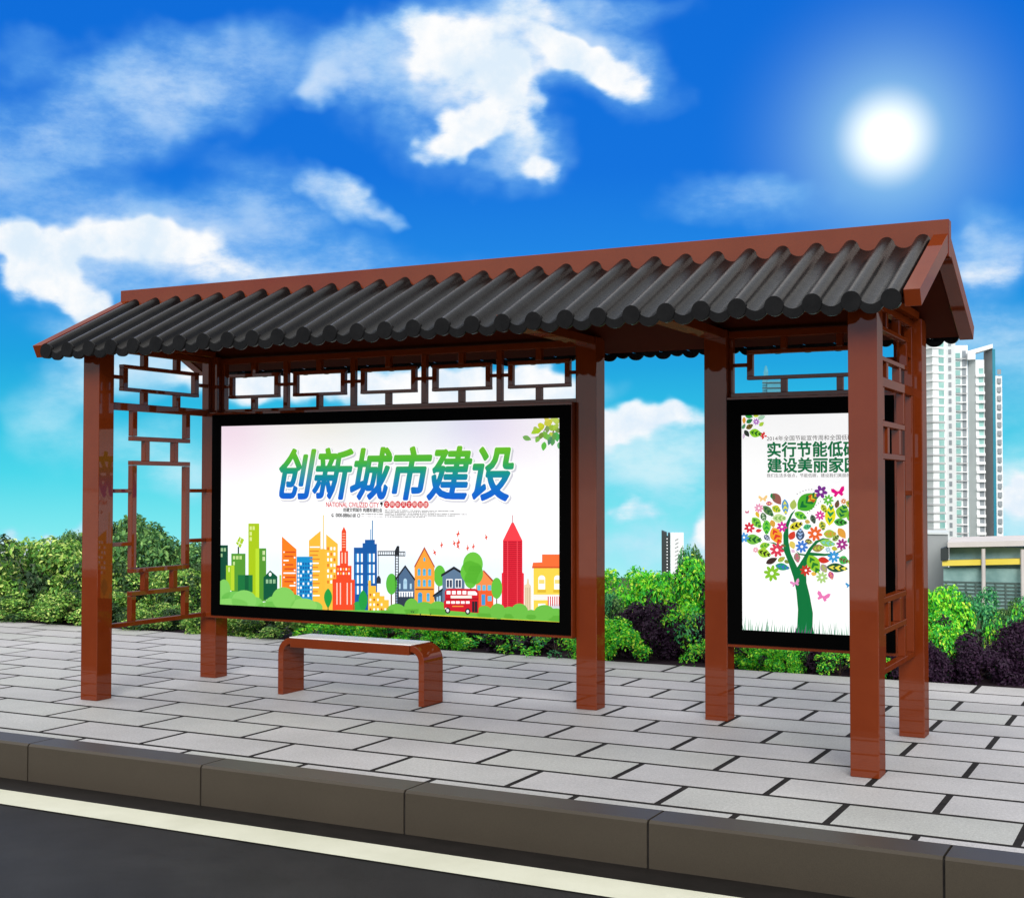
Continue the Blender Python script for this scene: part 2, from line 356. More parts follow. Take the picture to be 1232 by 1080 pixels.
# ------------------------------------------------------------------ the bus shelter
L, D, w = 5.0, 1.216, .14
X3, X4 = 3.016, 3.8635
SL = .475
shelter = empty('bus_shelter', (2.57,.678,0), 'red-brown lacquered bus shelter with black tiled roof, lattice sides and two lit posters', 'bus shelter')
def part(mb, name, mats, parent=None, bevel=0, smooth=False):
    o = mb.build(name, mats, None, bevel, smooth)
    if parent is None: o.parent = shelter; at0(o, shelter)
    else: o.parent = parent
    return o
yR = .678
def post(x, y, ztop):
    b = MB(); b.box(x,x+w,y,y+w,0,ztop); part(b,'post',M['lacquer'],bevel=.004)
post(0,0,2.352); post(L,0,2.352)
for x in (0, X3, X4, L): post(x, D, 2.352)

# side lattices (planes square to x)
def side_lattice(x0):
    b = MB(); xa, xb = x0+.048, x0+.092; yc = .678; t = .034
    def H(y0,y1,z,th=t): b.box(xa,xb,y0,y1,z-th/2,z+th/2)
    def V(y,z0,z1,th=.046): b.box(xa+.002,xb-.002,y-th/2,y+th/2,z0,z1)
    y0, y1 = w, D
    H(y0,y1,2.325,.04); H(y0,y1,1.94,.05); H(y0,y1,.468,.03)
    for y in (y0+.0205,y1-.0205):
        b.box(xa,xb,y-.018,y+.018,.483,1.915); b.box(xa,xb,y-.018,y+.018,1.965,2.305)
    # upper: wide rectangle
    ru, rl = 2.215, 2.06
    H(yc-.395,yc+.395,ru,.024); H(yc-.395,yc+.395,rl,.024)
    for s in (-1,1):
        V(yc+s*.372, rl+.012, ru-.012); V(yc+s*.17, ru+.012, 2.305); V(yc+s*.17, 1.965, rl-.012)
        a, c = sorted((yc+s*.395, yc+s*(.538-.036))); b.box(xa+.004,xb-.004,a,c,2.126,2.150)
    # lower: three stacked rectangles joined by short bars
    for (zt,zb) in ((None,1.727),(1.561,.826),(.670,None)):
        for s in (-1,1): V(yc+s*.277, (zb+t/2) if zb else .483, (zt-t/2) if zt else 1.915)
        for z in (zt,zb):
            if z: H(yc-.30,yc+.30,z,.030)
    for s in (-1,1):
        V(yc+s*.15, 1.576, 1.712); V(yc+s*.15, .685, .811)
        a, c = sorted((yc+s*.30, yc+s*.502))
        for z in (1.37,1.01): b.box(xa+.004,xb-.004,a,c,z-.013,z+.013)
    part(b,'side_lattice',M['lacquer'],bevel=.0025)
side_lattice(0); side_lattice(L)

# lattices above the light boxes
def upper_lattice(xa, xb, units, half, bars, barw):
    b = MB(); y0, y1 = D+.05, D+.09; e = .002
    b.box(xa,xb,y0-.01,y1+.01,2.298,2.34); b.box(xa,xb,y0,y1,1.942,1.968)
    st = .024
    b.box(xa,xa+st,y0+e,y1-e,1.968,2.298); b.box(xb-st,xb,y0+e,y1-e,1.968,2.298)
    pit = (xb-xa)/units
    for k in range(units):
        c = xa+pit*(k+.5)
        if k: b.box(xa+pit*k-.02,xa+pit*k+.02,y0+e,y1-e,1.968,2.298)
        b.box(c-half,c+half,y0,y1,2.200,2.224); b.box(c-half,c+half,y0,y1,2.046,2.068)
        for s in (-1,1):
            a, d = sorted((c+s*half, c+s*(half-.036))); b.box(a,d,y0+e,y1-e,2.068,2.200)
            lim = c+s*pit/2-s*(.02 if 0 < k+(s+1)//2 < units else st)
            a, d = sorted((c+s*half, lim)); b.box(a,d,y0+.006,y1-.006,2.126,2.148)
        for q in bars:
            b.box(c+q-barw/2,c+q+barw/2,y0+e,y1-e,2.224,2.298); b.box(c+q-barw/2,c+q+barw/2,y0+e,y1-e,1.968,2.046)
    part(b,'upper_lattice',M['lacquer'],bevel=.002)
upper_lattice(w+.002, X3-.002, 5, .222, (0,), .042)
upper_lattice(X4+w+.002, L-.002, 1, .388, (-.165,.165), .036)

# beams under the eaves
def beam(x0,x1,y0,y1,z0,z1):
    b = MB(); b.box(x0,x1,y0,y1,z0,z1); part(b,'beam',M['lacquer'],bevel=.003)
for x in (X3,X4): beam(x+.01,x+w-.01,-.03,D-.002,2.30,2.352)
beam(w+.002,L-.002,.02,.12,2.285,2.335)
for x in (0,L): beam(x+.012,x+w-.012,w+.002,D-.002,2.347,2.39)

# roof
XL, XR = -.273, 5.376
E0 = 2.285      # axis of the cover tiles at the eave
NC, PIT_ = 30, .1857
xc0 = 5.247-PIT_*(NC-1)
def tiles(side):
    b = MB(); ye = -.19; r = .044; hp = PIT_/2
    def Y(y): return y if side > 0 else 2*yR-y
    def dip(t): return .006-.024*math.sin(math.pi*t)**.75
    th = math.asin(.006/r); hx = hp-r*math.cos(th)
    prof = []
    for k in range(NC+1):
        c = xc0+PIT_*k
        a, d = max(c-2*hp+r*math.cos(th), XL+.077), min(c-r*math.cos(th), XR-.077)
        if d-a > .02:
            for i in range(1,12): prof.append((a+(d-a)*i/12, dip(i/12)))
        if k < NC:
            for i in range(11):
                t = math.pi-th-(math.pi-2*th)*i/10; prof.append((c+r*math.cos(t), r*math.sin(t)*1.08))
    rows = [ye, .05, .30, .52, .66]
    vs = []
    for y in rows:
        for (x,z) in prof: vs.append((x, Y(y), E0+z+SL*(y-ye)))
    n = len(prof)
    fs = [(j*n+i,j*n+i+1,(j+1)*n+i+1,(j+1)*n+i) for j in range(len(rows)-1) for i in range(n-1)]
    b.add(vs, fs)
    for k in range(NC):            # round end caps
        c = xc0+PIT_*k; q = r+.003; pts = [(c+q*math.cos(2*math.pi*i/26), E0-.001+q*math.sin(2*math.pi*i/26)*1.04) for i in range(26)]
        b.prism(pts, 1, Y(ye-.014), Y(ye+.02))
    for k in range(NC+1):          # hanging drip plates of the pan tiles
        c = xc0+PIT_*(k-.5)
        a, d = max(c-hx, XL+.08), min(c+hx, XR-.08)
        if d-a < .03: continue
        ae, de = max(a-.016, XL+.08), min(d+.016, XR-.08)
        top = [(a+(d-a)*i/10, E0-.001+dip(i/10)) for i in range(11)]
        bot = [(de+(ae-de)*i/12, E0-.012-.052*(1-abs(2*i/12-1)**2.6)) for i in range(0,13)]
        b.prism(top+bot, 1, Y(ye-.006), Y(ye+.012))
    o = part(b,'tile_covering',M['tile'])
    me = o.data
    for p in me.polygons: p.use_smooth = len(p.vertices) == 4 and abs(p.normal.y) < .95
    o.data.update()
tiles(1); tiles(-1)
def T(y): return 2.326+SL*(y+.186)
for side in (1,-1):
    def YY(y): return y if side > 0 else 2*yR-y
    for (x0,x1) in ((XL,XL+.076),(XR-.076,XR)):
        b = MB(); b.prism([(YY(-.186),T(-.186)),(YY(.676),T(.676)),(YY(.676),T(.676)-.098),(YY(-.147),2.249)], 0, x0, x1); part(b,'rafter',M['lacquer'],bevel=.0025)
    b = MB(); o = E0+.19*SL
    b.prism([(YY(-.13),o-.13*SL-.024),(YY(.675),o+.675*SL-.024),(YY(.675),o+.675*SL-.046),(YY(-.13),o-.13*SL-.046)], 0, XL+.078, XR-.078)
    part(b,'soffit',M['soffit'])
b = MB(); b.box(XL+.002,XR+.003,.640,.716,2.60,2.795)
ridge = part(b,'ridge_board',M['lacquer'],bevel=.003)

# ------------------------------------------------------------------ bent bench
def bench():
    root = empty('bench', (1.57,.93,0), 'small red-brown bench with bent legs and white sheet for the shine on top, below the wide poster', 'bench')
    x0,x1,y0,y1,zt,t,rad = 1.0,2.14,.81,1.055,.385,.042,.105
    def arc(cx,cz,r,a0,a1,n=10): return [(cx+r*math.cos(R(a0+(a1-a0)*i/n)), cz+r*math.sin(R(a0+(a1-a0)*i/n))) for i in range(n+1)]
    ri = rad-t
    for s in (1,-1):
        def mx(p): return p if s > 0 else (x0+x1-p[0],p[1])
        out = [(x0,0)]+arc(x0+rad,zt-rad,rad,180,90)+[(x0+rad,zt-t)]+arc(x0+rad,zt-rad,ri,90,180)[1:]+[(x0+t,0)]
        b = MB(); b.prism([mx(p) for p in out], 1, y0, y1)
        o = b.build('leg', M['lacquer'], root, .003); at0(o,root)
    b = MB(); b.box(x0+rad+.001,x1-rad-.001,y0-.012,y1,zt-.062,zt-.001)
    o = b.build('seat', M['lacquer'], root, .003); at0(o,root)
    b = MB(); b.box(x0+rad-.01,x1-rad+.01,y0-.006,y1-.004,zt,zt+.006)  # thin sheet that paints the sky reflection onto the seat
    o2 = b.build('seat_shine', M['seat_shine_white'], root, .002); at0(o2,root); o2['label'] = 'white sheet standing in for the shine on the seat'
bench()

# ------------------------------------------------------------------ lit advertising boxes
def glyphs(body, offset=0., shear=0., spacing=1.):
    cu = bpy.data.curves.new('glyphs','FONT'); cu.body = body; cu.offset = offset; cu.shear = shear; cu.space_character = spacing; cu.resolution_u = 3
    o = bpy.data.objects.new('glyphs',cu); COL.objects.link(o)
    dg = bpy.context.evaluated_depsgraph_get(); dg.update()
    me = bpy.data.meshes.new_from_object(o.evaluated_get(dg))
    vs = [(v.co.x,v.co.y) for v in me.vertices]; fs = [tuple(p.vertices) for p in me.polygons]
    bpy.data.objects.remove(o); bpy.data.curves.remove(cu); bpy.data.meshes.remove(me)
    return vs, fs
class Art:
    """print on one poster plane; outlines are measured on the poster itself"""
    STEP = .00035
    def __init__(s, y, lim): s.y = y; s.lim = lim; s.b = MB(); s.o = (0,0,1); s.k = 0
    def frame(s, ox, oy, sc): s.o = (ox,oy,sc)
    def P(s, p): return on_y(s.y, s.o[0]+p[0]/s.o[2], s.o[1]+p[1]/s.o[2])
    def raw(s, pts, col, layer):
        for ax, lim, sg in ((0,s.lim[0],1),(0,s.lim[1],-1),(1,s.lim[2],1),(1,s.lim[3],-1)):   # trim to the printed sheet
            if not pts: return
            out = []
            for i, p in enumerate(pts):
                q = pts[i-1]; dp, dq = sg*(p[ax]-lim), sg*(q[ax]-lim)
                if (dp >= 0) != (dq >= 0):
                    t = dq/(dq-dp); out.append((q[0]+(p[0]-q[0])*t, q[1]+(p[1]-q[1])*t))
                if dp >= 0: out.append(p)
            pts = out
        if len(pts) < 3: return
        tri = tessellate_polygon([[Vector((p[0],p[1],0)) for p in pts]])
        yy = s.y-layer*s.STEP
        fs = []
        for t in tri:
            a,b,c = (pts[i] for i in t)
            ar = (b[0]-a[0])*(c[1]-a[1])-(b[1]-a[1])*(c[0]-a[0])
            fs.append(t if ar > 0 else t[::-1])
        s.b.add([(p[0],yy,p[1]) for p in pts], fs, 0, lin(col))
    def poly(s, pts, col, layer=1): s.raw([s.P(p) for p in pts], col, layer)
    def rect(s, x0,y0,x1,y1, col, layer=1): s.poly([(x0,y0),(x1,y0),(x1,y1),(x0,y1)], col, layer)
    def grid(s, x0,y0,x1,y1,nx,ny,fx,fy,col,layer=2,skip=None):
        for j in range(ny):
            for i in range(nx):
                if skip and skip(i,j): continue
                c = col(i,j) if callable(col) else col
                ax = x0+(x1-x0)*i/nx; ay = y0+(y1-y0)*j/ny
                s.rect(ax,ay,ax+(x1-x0)/nx*fx,ay+(y1-y0)/ny*fy,c,layer)
    def ell(s, cx,cy,rx,ry,col,layer=1,rot=0,n=24):
        c,sn = math.cos(R(rot)),math.sin(R(rot)); pts = []
        for i in range(n):
            a = 2*math.pi*i/n; u,v = rx*math.cos(a),ry*math.sin(a); pts.append((cx+u*c-v*sn,cy+u*sn+v*c))
        s.poly(pts,col,layer)
    def leaf(s, cx,cy,ln,wd,rot,col,layer=2,vein=None):
        c,sn = math.cos(R(rot)),math.sin(R(rot)); pts = []
        prof = [(t, math.sin(math.pi*t**.85)**.9) for t in [i/9 for i in range(10)]]
        q = [((t-.5)*ln, h*wd/2) for t,h in prof]+[((t-.5)*ln,-h*wd/2) for t,h in prof[-2:0:-1]]
        s.poly([(cx+u*c-v*sn,cy+u*sn+v*c) for u,v in q],col,layer)
        if vein:
            for f in (-.28,0.,.28):   # printed stripes across the leaf
                hw = wd*.30*(1-abs(f)); t0 = ln*.055
                q = [((f-.06)*ln-t0,0),(f*ln+t0*1.5,hw),(f*ln+t0*3,hw*.9),((f+.02)*ln+t0,0),(f*ln+t0*3,-hw*.9),(f*ln+t0*1.5,-hw)]
                s.poly([(cx+u*c-v*sn,cy+u*sn+v*c) for u,v in q],vein,layer+1)
    def flower(s, cx,cy,r,col,layer=3,n=8,mid=(255,255,255),rot=10):
        for i in range(n):
            a = R(rot+360*i/n); s.ell(cx+.6*r*math.cos(a),cy+.6*r*math.sin(a),.42*r,.21*r*8/n,col,layer,rot+360*i/n,10)
        s.ell(cx,cy,.2*r,.2*r,mid,layer+1,n=10)
    def butterfly(s, cx,cy,r,col,layer=3,rot=0):
        q = [(0,.25),(-.5,.75),(-.75,.5),(-.55,.2),(-1,-.1),(-1,-.6),(-.6,-.55),(-.08,-.05),(0,-.2),(.08,-.05),(.6,-.7),(1,-.75),(.95,-.15),(.6,.2),(.75,.45),(.45,.7)]
        c,sn = math.cos(R(rot)),math.sin(R(rot))
        s.poly([(cx+r*(u*c-v*sn),cy+r*(u*sn+v*c)) for u,v in q],col,layer)
    def text(s, body, x0, x1, ybase, hpx, col, layer=3, offset=0., shear=0., dx=0, dz=0, grad=None, ref=None):
        """body from x0 to x1 (photo px) on base line ybase at x0, glyph height hpx"""
        vs, fs = glyphs(body, 0, shear)
        mn = min(v[0] for v in vs); mx = max(v[0] for v in vs); b0 = min(v[1] for v in vs); b1 = max(v[1] for v in vs)
        X0,Z0 = s.P((x0,ybase)); X1,_ = s.P((x1,ybase)); _,Z1 = s.P((x0,ybase-hpx))
        em = (Z1-Z0)/(b1-b0); nd = 0 if not offset else (8 if offset < .02 else 14)
        for q in range(nd+1):      # a heavy stroke: the glyph swept round a small circle
            a = 2*math.pi*q/max(nd,1); ox = offset*em*math.cos(a) if q < nd else 0; oz = offset*em*math.sin(a) if q < nd else 0
            out = [(X0+(u-mn)/(mx-mn)*(X1-X0)+dx+ox, s.y-layer*s.STEP-q*.000018, Z0+(v-b0)/(b1-b0)*(Z1-Z0)+dz+oz) for u,v in vs]
            if grad:
                o = len(s.b.v); s.b.v += out
                for f in fs:
                    cols = []
                    for i in f:
                        t = max(0,min(1,(out[i][2]-Z0)/(Z1-Z0))); g_ = t*(len(grad)-1); k = min(int(g_),len(grad)-2); g_ -= k
                        cols.append(lin(tuple(grad[k][j]*(1-g_)+grad[k+1][j]*g_ for j in range(3))))
                    s.b.f.append([o+i for i in f]); s.b.m.append(0); s.b.c.append(cols)
            else: s.b.add(out, fs, 0, lin(col))
    def build(s, name, parent): 
        o = s.b.build(name, M['print'], parent, fixn=False); return o

def light_box(x0,x1,yf,yb,z0,z1,bx0,bx1,bz0,bz1,px0,px1,pz0,pz1,wall):
    b = MB(); b.box(x0,x1,yf+.006,yb,z0,z1)
    box = part(b,'light_box',M['lacquer'],bevel=.003)
    off = box.location
    b = MB(); d = .012
    b.box(bx0,bx1,yf-.002,yf+d,pz1,bz1); b.box(bx0,bx1,yf-.002,yf+d,bz0,pz0)
    b.box(bx0,px0,yf-.002,yf+d,pz0,pz1); b.box(px1,bx1,yf-.002,yf+d,pz0,pz1)
    b.build('frame', M['black'], box)
    return box

# ---- wide poster
yf = 1.156
big = light_box(.09,3.0125,yf,1.31,.447,1.9405,.146,3.006,.466,1.922,.228,2.9275,.547,1.838,None)
A = Art(yf+.0035, (.222,2.934,.541,1.844))
# pastel ground of the print
bgm = MB(); nx,nz_ = 36,20; X0_,X1_,Z0_,Z1_ = .222,2.934,.541,1.844
def bgcol(u,v):
    c = np.array([253,253,254.])
    def bl(cx,cz,rx,rz,col,s):
        d = ((u-cx)/rx)**2+((v-cz)/rz)**2; return s*math.exp(-d)*(np.array(col)-255)
    c = c+bl(.03,.98,.14,.26,(250,222,238),.75)+bl(.33,1.03,.14,.14,(246,238,222),.6)+bl(.52,1.05,.16,.16,(222,238,240),.5)+bl(.76,1.0,.11,.18,(224,226,248),.65)+bl(.86,.93,.12,.18,(246,228,246),.45)
    c = c+bl(.5,.22,.9,.14,(206,228,246),.6)
    return lin(tuple(np.clip(c,0,255)))
P_ = [[(X0_+(X1_-X0_)*i/nx, A.y, Z0_+(Z1_-Z0_)*j/nz_) for i in range(nx+1)] for j in range(nz_+1)]
for j in range(nz_):
    for i in range(nx):
        A.b.add([P_[j][i],P_[j][i+1],P_[j+1][i+1],P_[j+1][i]],[(0,1,2,3)],0,[bgcol(a/nx,c/nz_) for a,c in ((i,j),(i+1,j),(i+1,j+1),(i,j+1))])
W3 = (252,252,252)
A.frame(250,600,5.357)
def wins(x0,y0,n,dx,w_,h,col=W3,layer=3):
    for i in range(n):
        A.rect(x0+dx*i,y0,x0+dx*i+w_*.45,y0+h,col,layer); A.rect(x0+dx*i+w_*.55,y0,x0+dx*i+w_,y0+h,col,layer)
A.rect(60,298,130,640,(12,72,52)); wins(85,316,2,19,13,22,(160,200,150)); wins(85,352,1,19,10,22,(160,200,150))
A.poly([(182,285),(205,243),(235,262),(210,318)],(165,200,40),2); A.poly([(186,270),(222,292),(221,296),(185,274)],(240,248,210),3); A.poly([(213,250),(217,252),(200,302),(196,299)],(240,248,210),3)
A.rect(193,308,202,354,(40,70,50),1)
A.rect(152,352,243,640,(82,148,48),2); wins(163,367,3,21,14,22,(200,225,150)); wins(163,404,1,20,12,22,(200,225,150))
A.rect(118,428,172,590,(150,196,40),3); A.rect(150,428,172,590,(178,208,45),4); A.rect(134,440,142,470,(225,235,160),5)
A.rect(262,158,332,660,(163,194,22),2); wins(271,176,2,19,13,24,(220,232,150),4); wins(271,212,1,20,13,24,(220,232,150),4); wins(271,246,1,20,13,24,(220,232,150),4)
A.rect(308,320,332,660,(182,216,48),3)
A.rect(332,318,377,660,(80,146,46),3); wins(354,334,1,20,15,26,(210,228,170),4); wins(354,372,1,20,15,26,(210,228,170),4)
A.rect(195,490,290,600,(24,112,58),5); A.rect(240,490,264,600,(14,90,52),6)
A.poly([(360,650),(360,505),(372,493),(403,460),(449,500),(449,640)],(10,84,56),5); A.ell(403,486,9,12,W3,6); wins(376,518,3,23,15,26,(150,195,150),6)
A.rect(462,490,474,570,(170,200,60),1)
A.poly([(478,242),(572,325),(572,632),(478,590)],(240,124,28),2)
for i,yy in enumerate(range(338,620,27)):
    wh = i in (2,5,8)
    x0_,x1_ = ((488,522),(488,566),(528,566))[(2,5,8).index(i)] if wh else (500-(i%3)*6,566-(i%2)*14)
    A.rect(x0_,yy,x1_,yy+9,W3 if wh else (205,72,28),3)
    if i%3 == 0: A.rect(488,yy,496,yy+9,W3,4)
    if i%3 == 1: A.rect(556,yy+8,566,yy+18,W3,4)
A.poly([(652,700),(652,268),(727,205),(727,322),(755,322),(755,720)],(238,182,58),1)
A.poly([(755,720),(755,325),(763,325),(763,228),(838,290),(838,720)],(240,186,62),1); A.rect(742,104,748,326,(225,196,90),1)
for i in range(13): 
    yy = 306+i*26; A.rect(658,yy,722-(i%3)*6,yy+8,W3 if i in (0,4,6,8,10,12) else (222,130,40),3)
A.grid(770,310,832,560,3,7,.55,.55,lambda i,j: W3 if (i*2+j)%3 else (222,118,36),3)
A.rect(574,372,676,655,(22,140,200),3)
A.grid(580,410,676,640,6,9,.62,.62,lambda i,j: W3 if (i*7+j*5+(i*j)%3)%5 in (0,2) else (18,90,160),4)
A.leaf(776,640,130,52,90,(28,150,62),5); A.rect(773,690,779,715,(60,100,50),5)
A.poly([(863,210),(878,178),(893,210),(893,335),(905,335),(905,430),(927,430),(927,520),(948,520),(948,730),(805,730),(805,515),(828,515),(828,428),(852,428),(852,335),(863,335)],(232,72,34),4)
for yy in range(222,310,17): A.rect(868,yy,888,yy+5,(250,190,160),5)
for xx in (862,884): A.rect(xx,345,xx+8,415,(248,200,180),5)
A.grid(836,445,924,500,5,2,.5,.55,lambda i,j: W3 if (i+j)%2 else (250,170,60),5)
for xx in (830,852,896,922): A.rect(xx,540,xx+7,680,(250,205,190),5)
A.poly([(942,730),(942,313),(998,313),(998,285),(1013,285),(1013,263),(1077,263),(1077,290),(1090,290),(1092,730)],(18,86,158),2)
A.rect(1058,138,1065,265,(70,130,180),2); A.rect(1047,195,1053,265,(110,160,200),2)
for (xx,n) in ((953,2),(1030,2)):
    for yy in (352,422,490,560):
        for k in range(2): A.rect(xx+k*26,yy,xx+k*26+10,yy+54,(60,150,210),3); A.rect(xx+k*26+10,yy,xx+k*26+20,yy+54,W3,3)
A.leaf(1002,660,150,58,90,(30,150,62),5); A.ell(965,700,30,40,(40,160,70),4)
A.poly([(1035,740),(1035,525),(1052,525),(1052,560),(1085,560),(1085,600),(1110,600),(1110,625),(1140,625),(1140,650),(1168,650),(1168,740)],(242,186,60),6)
A.grid(1044,610,1164,735,5,4,.45,.5,lambda i,j: W3 if (i+2*j)%3 else (190,100,30),7,skip=lambda i,j: j < i-1)
A.rect(1095,335,1210,341,(40,44,50),2); A.rect(1095,359,1210,366,(40,44,50),2)
for xx in range(1097,1206,14): A.rect(xx,335,xx+4,364,(40,44,50),2)
A.rect(1099,364,1102,490,(70,74,80),2); A.poly([(1088,545),(1088,515),(1097,495),(1106,495),(1116,515),(1116,545)],(40,44,56),3)
A.ell(1185,548,35,68,(84,178,58),3); A.rect(1181,600,1188,690,(110,80,60),2)
def bush(cx,cy,rx,ry,c,l): A.ell(cx,cy,rx,ry,c,l)
for (cx,cy,rx,ry,c,l) in [(105,590,42,72,(122,196,92),7),(170,640,80,45,(110,190,84),7),(235,655,80,68,(128,200,96),8),(300,680,60,50,(118,194,88),7),(150,680,110,40,(132,202,98),8),
     (430,680,60,55,(122,196,90),7),(490,640,75,72,(126,198,90),8),(560,670,60,55,(112,190,82),7),(620,690,85,50,(134,202,96),8),(690,700,50,40,(120,194,88),7),(400,700,80,40,(116,192,84),7)]: bush(cx,cy,rx,ry,c,l)
A.rect(60,690,740,760,(120,195,86),6)
A.rect(740,716,1200,770,(105,182,70),7)
# right half of the skyline
A.frame(460,600,5.357)
A.rect(82,340,88,745,(42,46,52),3); A.rect(101,340,107,745,(42,46,52),3)
for yy in range(366,740,17): A.rect(84,yy,105,yy+5,(42,46,52),3)
A.poly([(80,365),(80,335),(95,303),(110,303),(110,365)],(34,38,44),4)
A.rect(104,338,148,344,(40,44,50),2); A.rect(104,363,148,369,(40,44,50),2); 
for xx in (118,133,144): A.rect(xx,338,xx+4,366,(40,44,50),2)
A.ell(57,548,33,66,(90,182,60),2); A.rect(54,600,61,690,(110,80,60),1)
A.poly([(90,700),(90,505),(148,428),(209,518),(209,700)],(76,104,136),2); A.poly([(84,512),(148,425),(213,516),(209,528),(148,442),(90,522)],(38,40,48),4)
A.ell(148,530,12,18,(170,205,225),4); A.rect(136,530,160,580,(170,205,225),4); A.rect(108,545,118,580,(170,205,225),4); A.rect(178,545,190,580,(170,205,225),4)
A.rect(106,596,200,602,(230,235,238),4)
for i in range(6): A.rect(108+i*16,602,117+i*16,630,W3,4)
A.rect(106,630,200,700,(44,56,72),3)
A.poly([(208,700),(208,432),(272,310),(336,432),(336,700)],(244,158,56),3); A.poly([(205,436),(272,308),(340,436),(335,442),(272,324),(211,442)],(172,70,44),5)
for yy in (448,518):
    for xx in (228,262,296): A.rect(xx,yy+10,xx+19,yy+46,(84,176,214),5); A.ell(xx+9.5,yy+10,9.5,10,(84,176,214),5)
A.ell(272,390,7,14,(84,176,214),5); A.rect(214,578,332,586,(120,60,40),5)
A.rect(230,615,258,672,(60,150,206),5); A.ell(244,615,14,14,(60,150,206),5); A.rect(286,615,306,660,(84,176,214),5); A.ell(296,615,10,10,(84,176,214),5)
A.ell(370,495,38,68,(92,184,58),2); A.rect(360,540,368,600,(110,80,60),1)
A.poly([(388,700),(388,495),(462,442),(530,490),(530,700)],(92,118,146),3); A.poly([(380,502),(380,486),(462,434),(534,480),(534,496),(462,452)],(28,30,36),5)
for xx in (412,470):
    A.rect(xx,516,xx+42,574,W3,5); A.rect(xx+4,522,xx+19,570,(52,66,90),6); A.rect(xx+23,522,xx+38,570,(52,66,90),6)
A.poly([(332,626),(388,582),(388,700),(346,690)],(46,70,92),4); A.poly([(326,632),(326,620),(390,574),(390,588)],(24,28,34),5); A.rect(350,630,362,672,(150,190,215),5); A.rect(366,624,378,672,(150,190,215),5)
A.poly([(604,710),(604,545),(652,462),(716,530),(716,710)],(240,138,74),2); A.poly([(648,462),(655,458),(722,530),(714,538)],(176,64,44),4); A.rect(604,590,716,710,(232,92,40),3)
for xx in (612,645,680): A.rect(xx,555,xx+22,590,(96,182,214),4)
A.rect(640,615,664,684,(60,150,206),5); A.rect(680,625,706,658,(96,182,214),5)
A.ell(585,420,64,78,(104,190,60),6); A.ell(565,470,60,72,(100,188,58),6); A.ell(600,480,50,70,(92,180,54),6); A.ell(570,520,40,55,(98,186,58),6); A.rect(566,560,575,600,(120,86,60),5)
A.ell(738,575,35,68,(96,184,58),5); A.rect(734,620,741,690,(110,80,60),4)
A.poly([(833,155),(840,150),(848,155),(903,268),(903,475),(913,480),(913,715),(770,705),(770,478),(778,475),(778,268)],(226,34,54),4); A.poly([(778,268),(833,155),(848,155),(903,268)],(240,62,72),5); A.rect(838,104,842,156,(180,60,80),4)
for yy in range(276,705,13): A.rect(782,yy,898,yy+5,(160,14,34),5)
for xx in (806,868): A.rect(xx,272,xx+5,705,(236,70,84),6)
A.poly([(916,720),(916,555),(930,548),(934,515),(944,515),(948,548),(960,560),(962,720)],(226,204,170),3)
for xx in (924,936,948): A.rect(xx,570,xx+4,710,(188,164,130),4)
A.rect(975,440,1160,730,(240,206,74),3); A.poly([(966,440),(972,410),(1030,408),(1030,357),(1160,357),(1160,440)],(238,108,52),4); A.rect(966,436,1160,446,(206,80,40),5)
for xx in (1006,1108):
    A.ell(xx+22,512,22,20,W3,5); A.rect(xx,512,xx+44,582,W3,5); A.rect(xx+4,520,xx+40,546,(236,214,120),6); A.rect(xx-6,586,xx+50,602,(214,176,50),5)
A.rect(972,616,1160,652,(236,232,226),5); A.rect(1005,674,1052,716,W3,5)
for i in range(6): A.rect(1067+i*14,628,1074+i*14,690,(206,56,56),6); A.rect(1074+i*14,628,1081+i*14,690,W3,6)
A.rect(1085,676,1150,720,(206,206,216),6)
for (cx,cy,rx,ry,l) in [(90,735,70,60,6),(190,700,48,60,7),(270,720,70,58,6),(360,710,60,52,7),(660,735,50,48,7),(745,725,50,52,8),(820,735,45,42,7),(885,725,55,52,8),(960,745,40,32,7),(1045,730,65,48,8),(1120,750,60,46,7)]: bush(cx,cy,rx,ry,(104,182,66),l)
A.poly([(-10,716),(330,705),(620,735),(1160,752),(1160,830),(-10,830)],(106,184,66),7)
A.poly([(-200,738),(250,742),(740,768),(1160,792),(1160,800),(740,776),(250,749),(-200,746)],(232,214,60),8)
# double-decker bus
A.poly([(404,600),(412,583),(428,578),(600,578),(618,588),(622,610),(622,735),(408,718),(398,700),(398,660),(406,650)],(200,22,40),9)
A.rect(408,640,620,647,(150,10,26),10)
for i,xx in enumerate((416,450,484,518)): A.rect(xx,592,xx+25,614,W3,10)
A.poly([(552,594),(600,594),(612,606),(612,620),(552,618)],W3,10); A.rect(442,622,578,640,(244,232,224),10)
for xx in (414,446,476,508,540): A.rect(xx,658,xx+24,674,W3,10)
A.rect(580,660,614,730,(36,30,40),10); A.rect(594,660,598,730,(150,20,30),11); A.rect(452,688,524,694,(240,160,60),10); A.rect(406,702,416,710,W3,10)
for xx,yy in ((423,718),(552,724)): A.ell(xx,yy,17,20,(34,34,40),10); A.ell(xx,yy,9,11,(214,214,220),11)
for (bx,by,r_,s_) in [(337,345,-20,1),(382,296,0,1),(488,225,10,1.1),(463,285,-10,1),(490,280,12,1.2),(487,305,-25,1),(550,316,0,1),(587,306,10,1),(669,246,-10,1)]:
    q = [(-11,3),(-2,-3),(-3,-24),(4,-8),(11,0),(4,5),(3,24),(-3,9)]
    c,sn = math.cos(R(r_)),math.sin(R(r_)); A.poly([(bx+s_*(u*c-v*sn),by+s_*(u*sn+v*c)) for u,v in q],(222,70,40),3)
for xx,yy in ((188,718),(200,720),(245,735),(310,735)): A.poly([(xx,yy+12),(xx-7,yy),(xx,yy+6),(xx+8,yy-2),(xx+4,yy+14)],(50,70,40),9)
